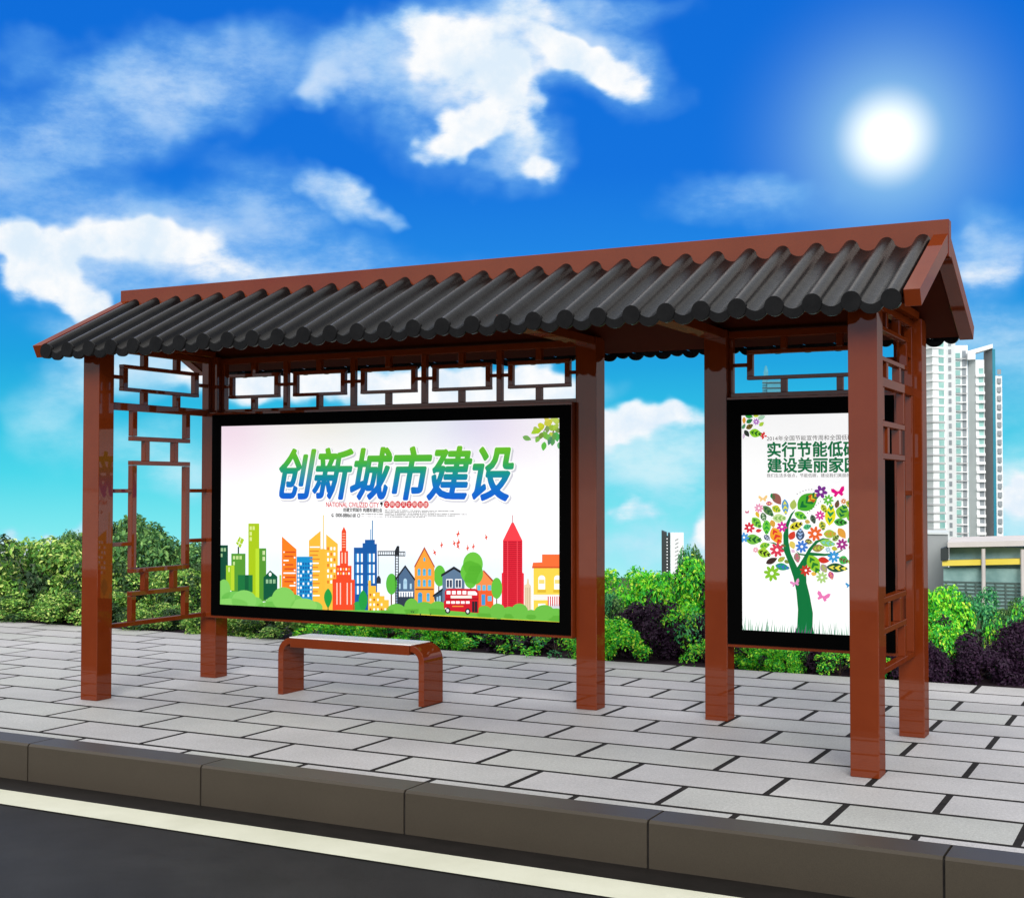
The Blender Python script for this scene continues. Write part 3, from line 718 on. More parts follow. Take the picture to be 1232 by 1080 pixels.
# leafy twig in the corner
A.frame(600,480,12.32)
A.poly([(460,570),(540,565),(640,520),(740,330),(750,335),(650,530),(545,575)],(110,96,60),2); A.poly([(780,520),(860,370),(868,374),(800,530)],(110,96,60),2)
for (cx,cy,ln,wd,rt,c) in [(420,580,110,50,20,(120,176,90)),(575,600,80,45,120,(130,190,80)),(540,480,110,50,150,(168,206,60)),(580,470,90,55,-10,(170,206,30)),(545,440,60,40,60,(170,196,90)),(635,410,90,60,80,(196,204,40)),(620,390,70,50,30,(206,210,60)),
    (740,345,120,70,-30,(206,206,70)),(715,300,70,40,20,(216,206,90)),(830,300,110,60,30,(196,210,110)),(860,330,90,60,80,(186,206,90)),(800,430,110,60,20,(158,192,60)),(720,450,90,45,90,(130,160,90)),(690,540,110,55,70,(124,186,70)),(740,570,90,50,100,(120,190,90)),
    (630,545,90,45,110,(120,150,60)),(760,620,110,45,110,(80,130,110)),(820,560,110,50,95,(110,160,80)),(860,560,120,60,80,(80,180,90)),(870,460,80,45,60,(120,150,80)),(670,700,110,50,100,(96,190,70)),(800,640,90,45,100,(90,160,90)),(890,690,80,30,90,(110,180,120)),(850,410,90,50,-40,(176,204,80)),(775,520,50,40,60,(196,206,80))]:
    A.leaf(cx,cy,ln*1.25,wd*1.55,rt,c,3)
# lettering
A.frame(0,0,1)
HL = '创新城市建设'; G4 = [(8,92,204),(6,112,196),(14,146,140),(74,180,56),(112,194,36)]
for (off,lay,col,dx,dz) in ((.052,3,(206,206,214),.010,-.010),(.052,4,(250,253,250),0,0)): A.text(HL,337,617,599.5,59,col,lay,off,.24,dx,dz)
A.text(HL,337,617,599.5,59,None,5,.026,.24,grad=G4)
A.text('NATIONAL CIVILIZED CITY',392.5,456,609.6,5.8,(206,50,56),6,.012)
A.ell(459,605.5,1.7,1.6,(30,24,28),4); A.poly([(460.7,605),(460.2,608),(457.8,610),(459.2,607)],(30,24,28),4)
A.text('创建文明城市 构建和谐社会',413,460,615.6,5.0,(30,28,28),6,.02)
A.text('0000-88866168',404,428,621.8,4.6,(40,40,40),4,.02); A.ell(400.5,619.6,1.6,2.2,(50,50,50),4); A.ell(400.9,619.3,.9,1.3,W3,5); A.ell(431.6,620,2,2.3,(60,60,60),4); A.ell(431.6,620,1.2,1.5,W3,5)
def smallprint(x0,x1,y0,dy,n,lens,col=(70,66,66)):
    rnd = random.Random(3)
    for j in range(n):
        x = x0; xe = x0+(x1-x0)*lens[j]
        while x < xe:
            l_ = rnd.uniform(.55,.95); yy = y0+dy*j+(x-x0)*.012
            A.rect(x,yy,x+l_,yy+dy*.55,col,4); 
            if rnd.random() < .5: A.rect(x,yy+dy*.2,x+l_*.8,yy+dy*.32,(215,215,215),5)
            x += l_+rnd.choice((.25,.3,.3,.9))
smallprint(435,460.5,617.6,2.3,1,[1]); smallprint(435,460.5,620.6,1.6,1,[1],(140,136,136))
smallprint(463,562,613.2,1.9,5,[.84,.62,1,.85,.48])
for i,ch in enumerate('文明新风文明创建'):
    cx = 465.3+6.75*i; cy = 606.7+.02*i; A.ell(cx,cy,3.3,4.3,(208,42,48),4,n=18); A.text(ch,cx-2.1,cx+2.1,cy+2.8,5.6,(250,232,226),5)
o = A.build('poster', big); o['label'] = 'backlit white poster with green-to-blue lettering over a cartoon skyline'

# ---- narrow poster
yf2 = 1.2105
small = light_box(4.0045,4.9955,yf2,1.33,.447,1.9405,4.0085,4.985,.466,1.926,4.097,4.897,.553,1.829,None)
A = Art(yf2+.0035, (4.09,4.904,.547,1.835))
A.raw([(4.09,.547),(4.904,.547),(4.904,1.835),(4.09,1.835)],(252,252,252),0)
A.frame(870,570,4.906)
TG = (4,112,56)
A.poly([(412,950),(437,905),(442,800),(432,690),(415,610),(385,520),(357,450),(355,360),(372,290),(400,235),(428,208),(405,250),(386,310),(386,400),(400,470),(438,550),(470,500),(485,475),(505,440),(545,395),(590,378),(640,384),(590,390),(560,405),(528,440),(515,462),
        (600,470),(660,468),(725,436),(690,462),(640,478),(600,484),(510,482),(498,510),(490,570),(492,640),(512,720),(530,820),(528,900),(540,955)],TG,1)
A.poly([(262,402),(300,404),(340,424),(366,452),(372,470),(340,440),(300,412)],TG,1); A.poly([(425,445),(450,468),(490,474),(492,484),(450,478)],TG,1)
for i in range(95):   # grass along the bottom edge
    xx = 100+i*11+random.uniform(-6,6); hh = random.uniform(45,115)*(1 if not 340 < xx < 560 else .8); ln_ = random.uniform(-14,14); yb_ = 914+xx*.073
    A.poly([(xx,yb_),(xx+5,yb_),(xx+2+ln_,yb_-hh)],random.choice([(30,120,80),(60,150,110),(110,180,140),(40,130,90)]),2)
for i in range(6): A.poly([(420+i*18,960),(428+i*18,960),(430+i*18+random.uniform(-8,8),895+random.uniform(-8,25))],(130,44,130),3)
A.frame(880,580,8.213)
lv = [(450,165,120,70,55,(150,90,80),None),(410,140,60,40,60,(10,130,70),None),(375,210,60,36,0,(190,40,110),(240,200,120)),(365,285,130,60,45,(90,130,70),(30,90,50)),(445,265,85,60,30,(200,200,40),(90,160,60)),(532,245,140,58,85,(90,150,200),(230,225,50)),
  (612,220,90,55,-80,(170,190,90),None),(755,190,220,140,-38,(70,170,40),(10,110,50)),(795,160,120,70,-38,(226,44,36),(240,200,50)),(258,320,60,30,65,(220,180,40),None),(318,345,85,50,75,(60,100,60),(180,210,170)),(250,400,120,70,50,(130,200,60),(40,120,50)),
  (475,355,125,72,0,(196,220,150),(130,180,90)),(348,445,130,70,90,(110,200,60),(30,150,50)),(408,410,70,45,70,(216,160,60),None),(270,478,55,30,-10,(206,60,50),None),(445,530,160,100,65,(236,160,40),(220,50,40)),(220,565,150,85,5,(110,180,60),(16,90,40)),(352,548,70,42,40,(70,90,110),(190,200,220)),
  (330,625,95,55,-15,(150,200,50),(60,150,50)),(515,625,45,22,20,(110,110,60),None),(325,700,125,75,20,(160,200,50),(40,40,20)),(398,775,110,50,-25,(60,40,36),None),(495,760,75,40,-30,(130,180,60),(200,160,60)),(505,835,130,60,12,(30,150,110),(60,110,190)),(545,785,45,30,40,(120,140,60),None),
  (685,330,120,65,25,(120,200,50),(20,130,60)),(615,375,55,34,0,(80,90,110),None),(640,430,130,68,-22,(216,210,50),(30,30,20)),(752,390,50,34,20,(200,170,80),None),(750,440,75,46,-15,(90,190,120),(30,130,90)),(808,365,85,46,70,(90,110,90),(30,50,40)),(600,525,85,55,-60,(210,60,40),None),(680,515,110,72,-88,(60,80,110),(150,180,220)),
  (603,620,75,48,65,(220,196,90),None),(765,587,70,44,15,(80,70,30),(200,200,100)),(650,745,90,55,80,(150,130,110),(200,90,120)),(610,680,40,30,40,(226,190,214),None),(915,260,85,48,60,(200,206,60),(90,120,30)),(978,320,190,88,-84,(232,228,30),(20,140,90)),(1045,215,75,38,-75,(130,70,60),(30,90,50)),(1100,290,130,110,-70,(120,190,50),(10,110,60)),
  (1080,395,120,64,5,(70,170,60),(20,70,30)),(900,430,85,58,75,(200,200,60),(10,100,60)),(975,510,115,70,0,(170,190,60),(210,150,60)),(1092,505,110,60,55,(226,160,60),None),(1032,550,75,46,-40,(150,180,90),(40,50,30)),(950,600,140,62,10,(140,200,80),(120,200,190)),(860,650,110,62,-10,(150,130,70),(180,200,60)),(1020,655,55,36,15,(190,190,60),None),
  (815,810,180,105,62,(140,200,40),(30,120,40)),(912,770,100,52,10,(206,50,36),None),(915,850,85,58,60,(170,150,150),(170,190,60)),(985,920,75,46,70,(190,60,140),(230,150,90)),(1045,845,190,75,5,(24,80,50),(230,220,80)),(1110,770,90,72,20,(60,180,80),(120,60,60)),(815,905,50,34,10,(230,180,70),None),
  (1185,350,120,70,60,(110,190,60),(20,110,60)),(1240,450,130,70,30,(200,200,50),(40,130,60)),(1200,560,110,60,-30,(60,160,90),(20,90,60)),(1280,340,100,60,80,(230,150,50),None),(1290,590,120,66,10,(140,190,60),(40,110,40)),(1200,660,90,54,40,(190,70,60),None),(1300,720,110,60,-20,(60,150,110),(20,90,80)),(1220,800,130,70,20,(150,190,60),(40,100,40)),(1180,220,100,60,30,(200,190,60),(90,140,50)),(1260,240,90,50,-40,(90,150,80),None)]
for (cx,cy,ln,wd,rt,c,v) in lv: A.leaf(cx,cy,ln*1.14,wd*1.2,rt,c,2,v)
for (cx,cy,r_,c,n) in [(272,255,42,(226,150,180),8),(178,448,48,(206,40,60),7),(500,440,48,(206,40,150),7),(450,668,64,(214,54,80),8),(400,898,72,(130,190,40),8),(240,668,28,(226,160,176),8),(125,545,45,(70,150,214),7),(885,95,58,(120,40,140),6),(957,175,48,(100,190,60),8),(1108,188,26,(216,130,60),8),(876,328,44,(216,50,150),8),
    (826,508,66,(232,100,40),8),(696,635,56,(60,120,206),8),(1093,613,52,(160,36,130),8),(1010,735,54,(50,150,214),8),(735,870,50,(200,50,36),8),(895,940,52,(170,206,120),8),(1230,520,50,(206,60,130),8),(1290,460,44,(60,130,206),8),(1250,700,46,(232,120,40),8),(955,665,26,(160,196,210),8),(1300,280,40,(200,50,140),7)]:
    A.flower(cx,cy,r_*1.12,c,4,n)
for (cx,cy,r_,c,rt) in [(312,160,44,(240,200,130),0),(1055,95,66,(226,0,130),-8),(155,295,20,(190,30,100),0)]: A.butterfly(cx,cy,r_,c,4,rt)
for k in range(6): A.ell(650+k*29,122-52*math.sin(.15+k*.28)**1,5,5,(30,60,40),4,n=8)
for k in range(7): A.ell(880-k*21,190+k*19,5,5,(40,70,50),4,n=8)
A.frame(870,570,4.906)
A.butterfly(425,643,28,(222,140,190),4,-15); A.butterfly(590,722,38,(232,120,180),4,20); A.butterfly(745,655,22,(60,150,206),4)
A.frame(880,490,8.213)
for (cx,cy,ln,wd,rt,c,v) in [(175,88,80,44,10,(40,150,60),None),(125,130,70,34,90,(226,160,50),None),(178,135,70,45,-30,(50,140,70),(20,90,40)),(245,86,60,24,0,(200,216,60),None),(298,100,80,44,-20,(170,210,180),None),(298,165,60,38,-40,(170,206,60),None),(180,190,80,50,-30,(130,110,40),(60,60,20)),(122,188,60,34,-60,(110,170,120),(40,110,70)),(152,258,80,46,55,(40,50,44),None),(240,255,130,84,12,(140,206,40),(20,100,30)),(122,285,60,24,100,(210,190,214),None)]: A.leaf(cx,cy,ln,wd,rt,c,2,v)
A.flower(246,142,34,(176,110,196),4,8)
for a in (-60,-10,40,90): A.ell(322+20*math.cos(R(a+180)),280+22*math.sin(R(a+180)),17,10,(214,40,44),4,a+180,10)
A.ell(338,284,14,8,(214,40,44),4)
A.frame(0,0,1)
A.text('2014年全国节能宣传周和全国低碳日',922.6,1032.5,530.5,6.2,(96,92,90),3,.004)
A.text('实行节能低碳',923.6,1033.0,549.6,17.6,(0,108,62),3,.030)
A.text('建设美丽家园',923.6,1033.0,568.2,17.2,(0,108,62),3,.030)
A.text('我们生活多做点，节能低碳，建设我们美丽的家园',922.6,1033.5,574.2,4.6,(104,100,98),3,.004)
o = A.build('poster', small); o['label'] = 'backlit white poster with green lettering over a tree of bright leaves and flowers'

# ------------------------------------------------------------------ planting behind the pavement
def crown_mesh(seed, n, leaf, lumps, flat=1.0, hollow=0.0):
    """leaves on the shells of many lumps filling a unit dome (radius 1, height 1)"""
    rg = np.random.default_rng(seed); vs = []; fs = []
    cen = []
    for _ in range(lumps):
        a = rg.uniform(0,2*math.pi); h = rg.uniform(.04,.86); rm = math.sqrt(max(0,1-(h/.98)**2.4))
        r = rm*math.sqrt(rg.uniform(.15,.72)); cen.append((r*math.cos(a), r*math.sin(a), h, rg.uniform(.15,.27)))
    wts = np.array([c[3]**2 for c in cen]); wts /= wts.sum()
    tone = rg.choice(3, lumps, p=[.60,.32,.08]); mi = []  # random tone per lump; deep and purple lumps imitate shaded gaps
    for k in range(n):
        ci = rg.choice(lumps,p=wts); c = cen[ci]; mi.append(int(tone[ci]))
        d = rg.normal(size=3); d /= np.linalg.norm(d)
        if d[2] < -.25 and rg.random() < .6: d[2] *= -1
        rad = c[3]*rg.uniform(.72,1.08)
        p = np.array([c[0]+d[0]*rad, c[1]+d[1]*rad, (c[2]+d[2]*rad)])
        if p[2] < .005: p[2] = rg.uniform(.005,.05)
        nrm = d*.8+rg.normal(size=3)*.45+np.array([0,0,.35]); nrm /= np.linalg.norm(nrm)
        t = np.cross(nrm, rg.normal(size=3)); t /= np.linalg.norm(t)+1e-9; s = np.cross(nrm,t)
        l = leaf*rg.uniform(.6,1.3); wd = l*rg.uniform(.42,.6)
        o = len(vs)
        vs += [p-t*l*.5, p+s*wd*.5+nrm*wd*.12, p+t*l*.5-nrm*l*.12, p-s*wd*.5+nrm*wd*.12]
        fs.append((o,o+1,o+2,o+3))
    V = np.array(vs); V[:,2] *= 1/np.percentile(V[:,2],99.3); V[:,:2] *= .96/np.percentile(np.hypot(V[:,0],V[:,1]),98)
    return V.tolist(), fs, mi
def stem_mesh(seed, tr):
    rg = random.Random(seed); b = MB()
    b.tube([(0,0,-.12),(0.01,0,.12),(.03,.02,.35),(.02,.04,.62)],[tr*1.25,tr,tr*.7,tr*.3])
    for k in range(7):
        a = rg.uniform(0,6.28); z0 = rg.uniform(.02,.34); l = rg.uniform(.4,.72)
        b.tube([(.01,.005,z0),(math.cos(a)*l*.45,math.sin(a)*l*.45,z0+.2),(math.cos(a)*l,math.sin(a)*l,z0+rg.uniform(.25,.5))],[tr*.55,tr*.38,tr*.12],6)
    return b
protos = {}
def proto(kind, var, leafmat, n, leaf, lumps):
    k = (kind,var)
    if k not in protos:
        vs, fs, mi = crown_mesh(sum(map(ord,kind))+var*17, n, leaf, lumps)
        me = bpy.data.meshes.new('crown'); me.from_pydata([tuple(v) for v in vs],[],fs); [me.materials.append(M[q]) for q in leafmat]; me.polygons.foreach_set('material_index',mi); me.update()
        sm_ = stem_mesh(var+5,.035); o = sm_.build('trunk', M['bark']); sme = o.data; bpy.data.objects.remove(o)
        protos[k] = (me, sme)
    return protos[k]
KIND = dict(olive=(('leaf_olive','leaf_deep_shade','leaf_olive'),8500,.075,44), dark=(('leaf_dark','leaf_deep_shade','leaf_dark'),9000,.078,40), emerald=(('leaf_emerald','leaf_emerald','leaf_purple_shade'),7500,.078,38),
    teal=(('leaf_teal','leaf_dark','leaf_purple_shade'),7500,.072,42), purple=(('leaf_purple_shade','leaf_purple_shade','leaf_purple_shade'),7000,.085,50), sprig=(('leaf_emerald','leaf_emerald','leaf_teal'),800,.085,14))
def plant(kind, var, x, y, z, rad, h, label, cat, name, rz=0, group=None, tree=False):
    me, sme = proto(kind, var, *KIND[kind])
    root = empty(name, (x,y,z), label, cat, group); root.rotation_euler.z = rz
    o = bpy.data.objects.new('crown', me); COL.objects.link(o); o.parent = root; o.scale = (rad,rad,h*(.72 if tree else 1)); o.location.z = h*.28 if tree else 0
    t = bpy.data.objects.new('trunk', sme); COL.objects.link(t); t.parent = root; t.scale = (rad if not tree else rad*1.2,rad if not tree else rad*1.2,h)
    return root
def bushpx(px, top, y, rpx, kind, var, label, cat='shrub', name='shrub', rz=None, **k):
    """a bush standing at depth y whose top meets height `top` of the view; size worked out there"""
    x, zt = on_y(y, px, top); z0 = gz(y)
    dist = (np.array([x,y,1])-CAM)@fv
    rad = rpx*dist/F; 
    return plant(kind, var, x, y, z0, rad, max(.25,zt-z0), label, cat, name, random.uniform(0,6.28) if rz is None else rz, **k)
Gs = 'shrubs lining the back of the pavement'
# left: olive green
bushpx(42,648,4.3,88,'olive',0,'big rounded olive-green shrub at the far left edge, its top against the sky',group=Gs)
bushpx(-45,686,4.14,70,'olive',1,'olive-green shrub cut by the left edge of the picture',group=Gs)
bushpx(118,669,4.38,62,'olive',2,'olive-green shrub half hidden behind the left front post',group=Gs)
bushpx(165,690,4.7,60,'olive',3,'olive-green shrub seen through the middle of the left side lattice',group=Gs)
bushpx(226,684,4.75,60,'olive',0,'olive-green shrub beside the back post left of the wide poster',group=Gs)
bushpx(40,715,3.84,58,'olive',2,'low olive-green shrub at the pavement edge in front of the big rounded one',group=Gs)
bushpx(100,709,3.85,60,'olive',1,'low olive-green shrub at the pavement edge left of the left front post',group=Gs)
bushpx(185,728,3.8,50,'olive',2,'low olive-green shrub seen under the left side lattice',group=Gs)
bushpx(-20,721,3.8,50,'olive',0,'low olive-green shrub at the pavement edge in the far left corner',group=Gs)
bushpx(262,731,3.78,46,'olive',3,'low yellowish green shrub below the left end of the wide poster',group=Gs)
bushpx(330,735,3.83,56,'olive',1,'yellowish green shrub behind the left end of the bench',group=Gs)
# behind them darker trees
Gd = 'dark trees behind the shrubs'
bushpx(180,626,6.3,80,'dark',2,'dark green tree rising behind the left side lattice','tree','leafy_tree',group=Gd)
bushpx(92,642,6.2,36,'dark',1,'small dark green tree showing left of the left front post','tree','leafy_tree',group=Gd)
bushpx(130,632,6.1,52,'dark',0,'dark green tree mostly hidden by the left front post','tree','leafy_tree',group=Gd)
bushpx(244,654,6.4,52,'dark',1,'dark green tree partly hidden by the back post beside the wide poster','tree','leafy_tree',group=Gd)
# middle: vivid green, and purple masses standing in for shade in the hedge
bushpx(405,731,3.9,52,'emerald',0,'vivid green shrub behind the left half of the bench',group=Gs)
bushpx(470,735,3.86,52,'emerald',1,'vivid green shrub behind the right half of the bench',group=Gs)
bushpx(535,741,3.9,46,'emerald',2,'vivid green shrub just right of the bench, beside the purple shade foliage',group=Gs)
bushpx(560,735,4.38,62,'purple',0,'dark purple foliage standing in for shade below the wide poster, nearer the bench',group=Gs)
bushpx(640,735,4.22,66,'purple',1,'dark purple foliage standing in for shade below the right end of the wide poster',group=Gs)
bushpx(600,752,3.74,52,'sprig',0,'sparse green creeper between the two masses of purple shade foliage under the wide poster','creeper','creeper')
bushpx(668,768,3.62,44,'sprig',1,'sparse green creeper in front of the purple shade foliage beside the middle post','creeper','creeper')
bushpx(750,687,5.1,62,'emerald',1,'tall vivid green shrub in the left of the gap between the two posters',group=Gs)
bushpx(824,675,5.18,62,'emerald',2,'tall vivid green shrub in the right of the gap, the tallest between the posters',group=Gs)
bushpx(832,661,5.66,30,'teal',1,'bluish green shrub peeping over the tallest one between the posters',group=Gs)
bushpx(785,725,4.26,60,'purple',2,'dark purple foliage standing in for shade in the middle of the gap between the posters',group=Gs)
bushpx(735,745,3.8,50,'emerald',0,'low vivid green shrub at the pavement edge beside the middle post',group=Gs)
bushpx(722,715,4.38,40,'teal',0,'bluish green shrub half hidden behind the middle post',group=Gs)
bushpx(828,728,4.06,44,'sprig',0,'green creeper over the purple shade foliage left of the narrow poster','creeper','creeper')
bushpx(852,765,3.66,36,'sprig',1,'small green creeper at the foot of the post left of the narrow poster','creeper','creeper')
bushpx(868,735,4.3,52,'purple',0,'dark purple foliage standing in for shade behind the post left of the narrow poster',group=Gs)
# under the narrow poster and to the right
bushpx(905,758,3.86,52,'emerald',1,'vivid green shrub below the left half of the narrow poster',group=Gs)
bushpx(945,768,3.72,34,'emerald',2,'small vivid green shrub below the middle of the narrow poster',group=Gs)
bushpx(990,745,4.14,60,'purple',1,'dark purple foliage standing in for shade below the right half of the narrow poster',group=Gs)
bushpx(1010,776,3.66,34,'sprig',0,'sparse green creeper beside the right front post','creeper','creeper')
bushpx(1070,745,4.06,58,'purple',2,'dark purple foliage standing in for shade behind the right side lattice',group=Gs)
bushpx(1062,768,3.72,34,'emerald',0,'small vivid green shrub seen under the right side lattice',group=Gs)
bushpx(1122,708,4.54,56,'emerald',0,'tall vivid green shrub right of the back right post',group=Gs)
bushpx(1126,738,4.15,48,'emerald',2,'low vivid green shrub at the foot of the tall one right of the shelter',group=Gs)
bushpx(1178,712,4.86,56,'teal',0,'bluish green shrub in front of the glass building',group=Gs)
bushpx(1240,718,4.78,46,'teal',1,'bluish green shrub at the right edge of the picture',group=Gs)
bushpx(1178,764,4.0,58,'purple',0,'low dark purple foliage standing in for shade at the pavement edge right of the shelter',group=Gs)
bushpx(1244,746,4.2,60,'purple',1,'dark purple foliage standing in for shade at the right edge of the picture',group=Gs)
bushpx(1212,728,4.3,30,'sprig',1,'sparse green creeper on the purple shade foliage at the right edge','creeper','creeper')
bushpx(1105,768,3.75,40,'purple',2,'low dark purple foliage standing in for shade at the foot of the back right post',group=Gs)

# ------------------------------------------------------------------ buildings far behind
class Far:
    """one building: parts are prisms whose footprint is given along the facade; own distance, real thickness"""
    def __init__(s, name, label, cat, px, dist, base):
        q = at_d(px, 600, dist); s.root = empty(name, (q.x,q.y,base), label, cat); s.d = dist
        a = azel(px,583)[0]; s.root.rotation_euler.z = -R(a); s.px = px; s.k = dist/F*1.02; s.zb = base
        s.c = CAM[2]
    def X(s, px): return (px-s.px)*s.k
    def Z(s, py): return s.c+(583-py)*s.k-s.zb
    def add(s, mb, name, m, parent=None): 
        o = mb.build(name, m, parent or s.root); return o

t1 = Far('apartment_tower','white apartment tower with grey left side and slanted floor lines, right of the shelter','tower',1123,415,-40)
def tower_a(t):
    X, Z, k = t.X, t.Z, t.k
    top = Z(411); 
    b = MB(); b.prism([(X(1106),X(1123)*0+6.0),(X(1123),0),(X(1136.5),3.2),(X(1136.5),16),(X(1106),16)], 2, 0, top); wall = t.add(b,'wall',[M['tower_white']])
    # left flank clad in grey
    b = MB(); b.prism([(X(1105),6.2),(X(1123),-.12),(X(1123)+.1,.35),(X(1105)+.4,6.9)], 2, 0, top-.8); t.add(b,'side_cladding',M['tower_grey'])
    b = MB(); b.prism([(X(1135.5),3.6),(X(1147.5),1.6),(X(1147.5),14),(X(1135.5),14)], 2, 0, Z(419)); t.add(b,'stair_wing',M['tower_white'])
    nf = 25; y0, y1 = 418, 640
    for i in range(nf):
        z = Z(y0+(y1-y0)*i/(nf-1))
        b = MB()
        b.prism([(X(1105),5.95),(X(1123),-.45),(X(1136.3),2.85),(X(1136.3),3.3),(X(1123),.1),(X(1105),6.7)], 2, z, z+.55); t.add(b,'floor_band',M['slab'] if i > 9 else M['slab_white'])
        b = MB(); a0,a1 = X(1129.8),X(1135.2); f = lambda x: 3.2*(x-X(1123))/(X(1136.5)-X(1123))
        b.prism([(a0,f(a0)-.12),(a1,f(a1)-.12),(a1,f(a1)+.2),(a0,f(a0)+.2)], 2, z-2.1, z-.15); t.add(b,'window',M['pane_teal'])
        b = MB(); b.prism([(X(1140),2.7),(X(1143),2.2),(X(1143),2.6),(X(1140),3.1)], 2, z-1.6, z-.2); t.add(b,'window',M['pane_dark'])
tower_a(t1)
t2 = Far('apartment_tower','white apartment tower with teal glass strips and a white top frame, behind the glass building','tower',1167,430,-40)
def tower_b(t):
    X, Z = t.X, t.Z
    b = MB(); b.prism([(X(1148),1.5),(X(1165.8),2.5),(X(1165.8),18),(X(1148),18)],2,0,Z(424)); b.prism([(X(1146.5),0),(X(1150),0),(X(1150),3),(X(1146.5),3)],2,0,Z(422)); t.add(b,'wall',M['tower_white'])
    b = MB(); b.prism([(X(1166),3.2),(X(1174),.6),(X(1174),16),(X(1166),16)],2,0,Z(430)); t.add(b,'wall',M['tower_grey'])
    b = MB(); b.prism([(X(1174),.6),(X(1183),1.6),(X(1183),16),(X(1174),16)],2,0,Z(441)); t.add(b,'wall',M['tower_white'])
    b = MB(); b.prism([(X(1183),3.5),(X(1191.5),0),(X(1191.5),16),(X(1183),16)],2,0,Z(427)); t.add(b,'side_cladding',M['tower_shade'])  # shade of this face is put into its dark grey
    b = MB(); b.prism([(X(1191.5),-.2),(X(1194.5),.6),(X(1194.5),15),(X(1191.5),15)],2,0,Z(430)); t.add(b,'glass_strip',M['far_blue'])
    b = MB(); b.prism([(X(1194.5),2),(X(1201.5),3.2),(X(1201.5),15),(X(1194.5),15)],2,0,Z(459)); t.add(b,'wall',M['tower_white'])
    b = MB(); b.prism([(X(1165.8),Z(431.5)),(X(1192),Z(424.5)),(X(1192),Z(429)),(X(1174),Z(434)),(X(1174),Z(441)),(X(1165.8),Z(441))],1,-.6,3); t.add(b,'roof_frame',M['tower_white'])
    n = 22
    for i in range(n):
        z = Z(436+(640-436)*i/(n-1))
        for a0,a1,yy,m_,h in ((1151.5,1158,1.5,'pane_teal',1.5),(1160,1164,2.1,'pane_dark',2.2)):
            b = MB(); b.box(X(a0),X(a1),yy-.1,yy+.4,z-.6,z-.6+h); t.add(b,'window',M[m_])
        b = MB(); b.box(X(1148),X(1165.6),1.0,1.5,z-1.05,z-.75); t.add(b,'floor_band',M['slab_white' if i%2 else 'slab'])
        if i > 1:
            b = MB(); b.box(X(1175.5),X(1182),.95,1.6,z-.5,z+1.3); t.add(b,'window',M['pane_teal'] if i < 12 else M['pane_dark'])
            b = MB(); b.box(X(1174.3),X(1183.6),-.1,1.0,z-1.3,z-.5); t.add(b,'balcony',M['slab_white'])
            b = MB(); b.box(X(1196.5),X(1200.5),1.9,2.6,z-.6,z+.9); t.add(b,'window',M['pane_dark'])
tower_b(t2)
gb = Far('glass_building','low glass-fronted building with a yellow fascia and pale flat roof, right of the shelter','building',1186,150,-14)
def glass_b(t):
    X, Z = t.X, t.Z
    b = MB(); b.box(X(1141),X(1300),.6,14,0,Z(672)); t.add(b,'glass_wall',M['glass_green'])
    b = MB(); b.box(X(1147),X(1300),1.4,14,Z(672),Z(649)); t.add(b,'clerestory',M['glass_strip'])
    b = MB(); b.prism([(X(1146),Z(643.5)),(X(1300),Z(637)),(X(1300),Z(643.5)),(X(1146),Z(649))],1,-.9,15); t.add(b,'roof',M['roof_slab'])
    b = MB(); b.prism([(X(1140),Z(664)),(X(1300),Z(656.5)),(X(1300),Z(663)),(X(1140),Z(670))],1,-.25,.9); t.add(b,'fascia',M['yellow'])
    for px in (1183,1223,1263):
        b = MB(); b.tube([(X(px),-.45,0),(X(px),-.45,Z(650))],[.2,.2],14); t.add(b,'column',M['roof_slab'])
    for j in range(9):
        b = MB(); z = Z(688+j*4.1); b.box(X(1141),X(1300),.50,.598,z-.085,z+.085); t.add(b,'mullion',M['mullion'])
    for i in range(15):
        b = MB(); x = X(1144+i*10.3); b.box(x-.07,x+.07,.40,.49,0,Z(688)); t.add(b,'mullion',M['mullion'])
    b = MB(); b.prism([(X(1138.5),Z(651)),(X(1146.5),Z(648)),(X(1146.5),Z(663)),(X(1138.5),Z(664))],1,-.6,2); t.add(b,'roof_vent',M['far_dark'])
glass_b(gb)
gw = Far('concrete_block','plain smooth grey windowless building directly left of the glass building','building',1125,165,-16)
b = MB(); b.prism([(gw.X(1096),0),(gw.X(1138.2),0),(gw.X(1138.2),10),(gw.X(1096),10)],2,0,gw.Z(635)); gw.add(b,'wall',M['grey_wall'])
b = MB(); b.box(gw.X(1095),gw.X(1139.4),-.25,10.2,gw.Z(635),gw.Z(633.2)); gw.add(b,'parapet',M['tower_grey'])
f1 = Far('tower_block','charcoal tower block with a notched top, above the shrubs between the two posters','tower',801,520,-60)
b = MB(); b.prism([(f1.X(796),0),(f1.X(802.2),0),(f1.X(802.2),f1.Z(636.5)),(f1.X(796),f1.Z(634))],1,0,14); b.box(f1.X(802.2),f1.X(803.4),1,13,0,f1.Z(641)); b.box(f1.X(803.4),f1.X(806.2),0,14,0,f1.Z(637)); f1.add(b,'wall',M['far_dark'])
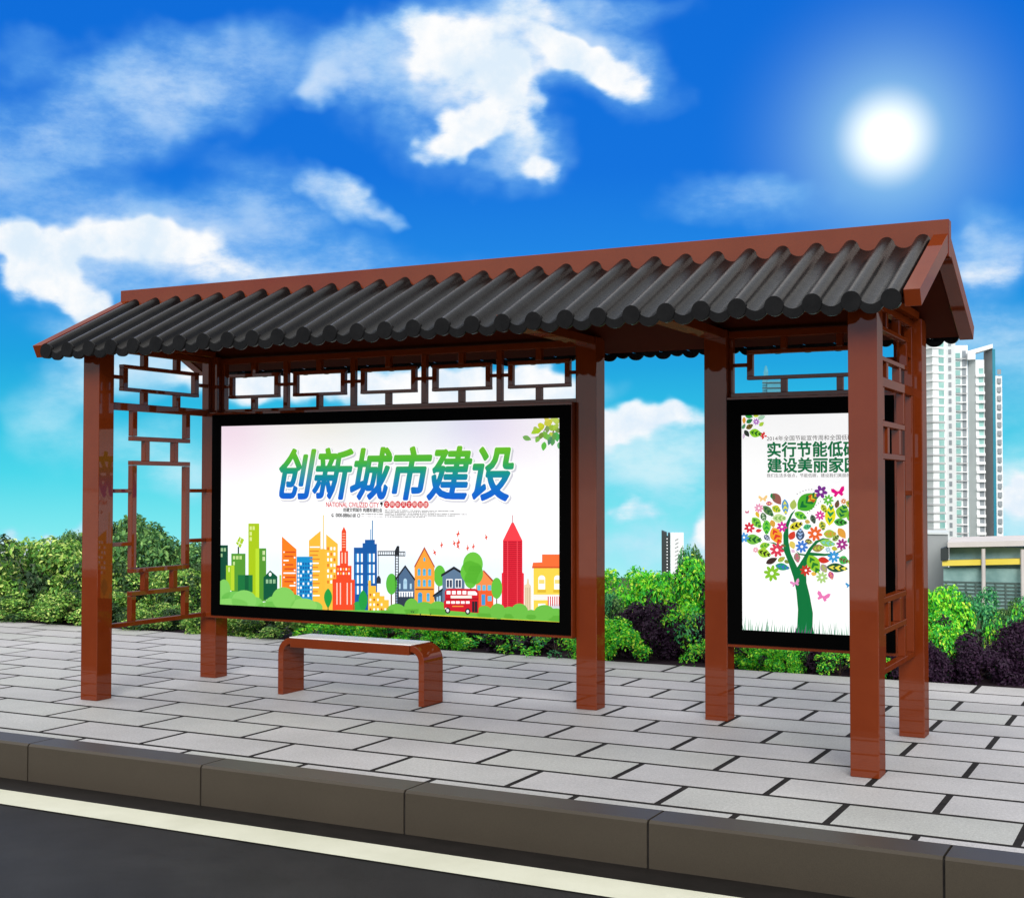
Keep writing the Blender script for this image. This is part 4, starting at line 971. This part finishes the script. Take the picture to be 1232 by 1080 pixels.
for i in range(13):
    b = MB(); z = f1.Z(644+i*3.7); b.box(f1.X(801.9),f1.X(803),-.25,0,z,z+.55); f1.add(b,'window',M['far_white'])
f2 = Far('tower_block','pale tower block with dark slanting balconies, just right of the charcoal one','tower',813,560,-60)
b = MB(); b.box(f2.X(806.8),f2.X(822),0,14,0,f2.Z(637)); f2.add(b,'wall',M['far_white'])
for i in range(11):
    b = MB(); z0 = f2.Z(644+i*4.5); x0, x1 = f2.X(812),f2.X(816); b.prism([(x0,z0-.35),(x1,z0+.4),(x1,z0+.85),(x0,z0+.1)],1,-.6,0); f2.add(b,'balcony',M['slab' if i < 8 else 'far_dark'])
f3 = Far('tower_block','small charcoal block with stepped top, right of the pale tower block','tower',820,500,-60)
b = MB(); b.box(f3.X(816.8),f3.X(820.6),0,8,0,f3.Z(676)); b.box(f3.X(818.2),f3.X(821),1,8,f3.Z(676),f3.Z(670.6)); b.box(f3.X(817.3),f3.X(825),.5,8,f3.Z(672.4),f3.Z(670.2)); f3.add(b,'wall',M['far_dark'])
f4 = Far('skyscraper','blue glass skyscraper with a short mast, seen through the lattice above the narrow poster','skyscraper',929,640,-60)
b = MB(); b.box(f4.X(918.5),f4.X(924),2,20,0,f4.Z(457)); b.box(f4.X(924),f4.X(939.5),0,20,0,f4.Z(459.5)); b.box(f4.X(920),f4.X(925),3,14,f4.Z(457),f4.Z(449)); f4.add(b,'wall',M['far_blue'])
b = MB(); b.tube([(f4.X(922.5),8,f4.Z(449)),(f4.X(922.5),8,f4.Z(441))],[1.1,.35],8); f4.add(b,'mast',M['far_blue'])
for i in range(9):
    b = MB(); z = f4.Z(463+i*6); b.box(f4.X(918.5)-.1,f4.X(939.5)+.1,-.35,0,z,z+.4); f4.add(b,'floor_band',M['far_dark'])

# ------------------------------------------------------------------ render look
scene.render.engine = 'CYCLES'
scene.view_settings.view_transform = 'Standard'; scene.view_settings.look = 'None'; scene.view_settings.exposure = 0; scene.view_settings.gamma = 1
scene.cycles.max_bounces = 8; scene.cycles.use_denoising = True; scene.cycles.sample_clamp_indirect = 6
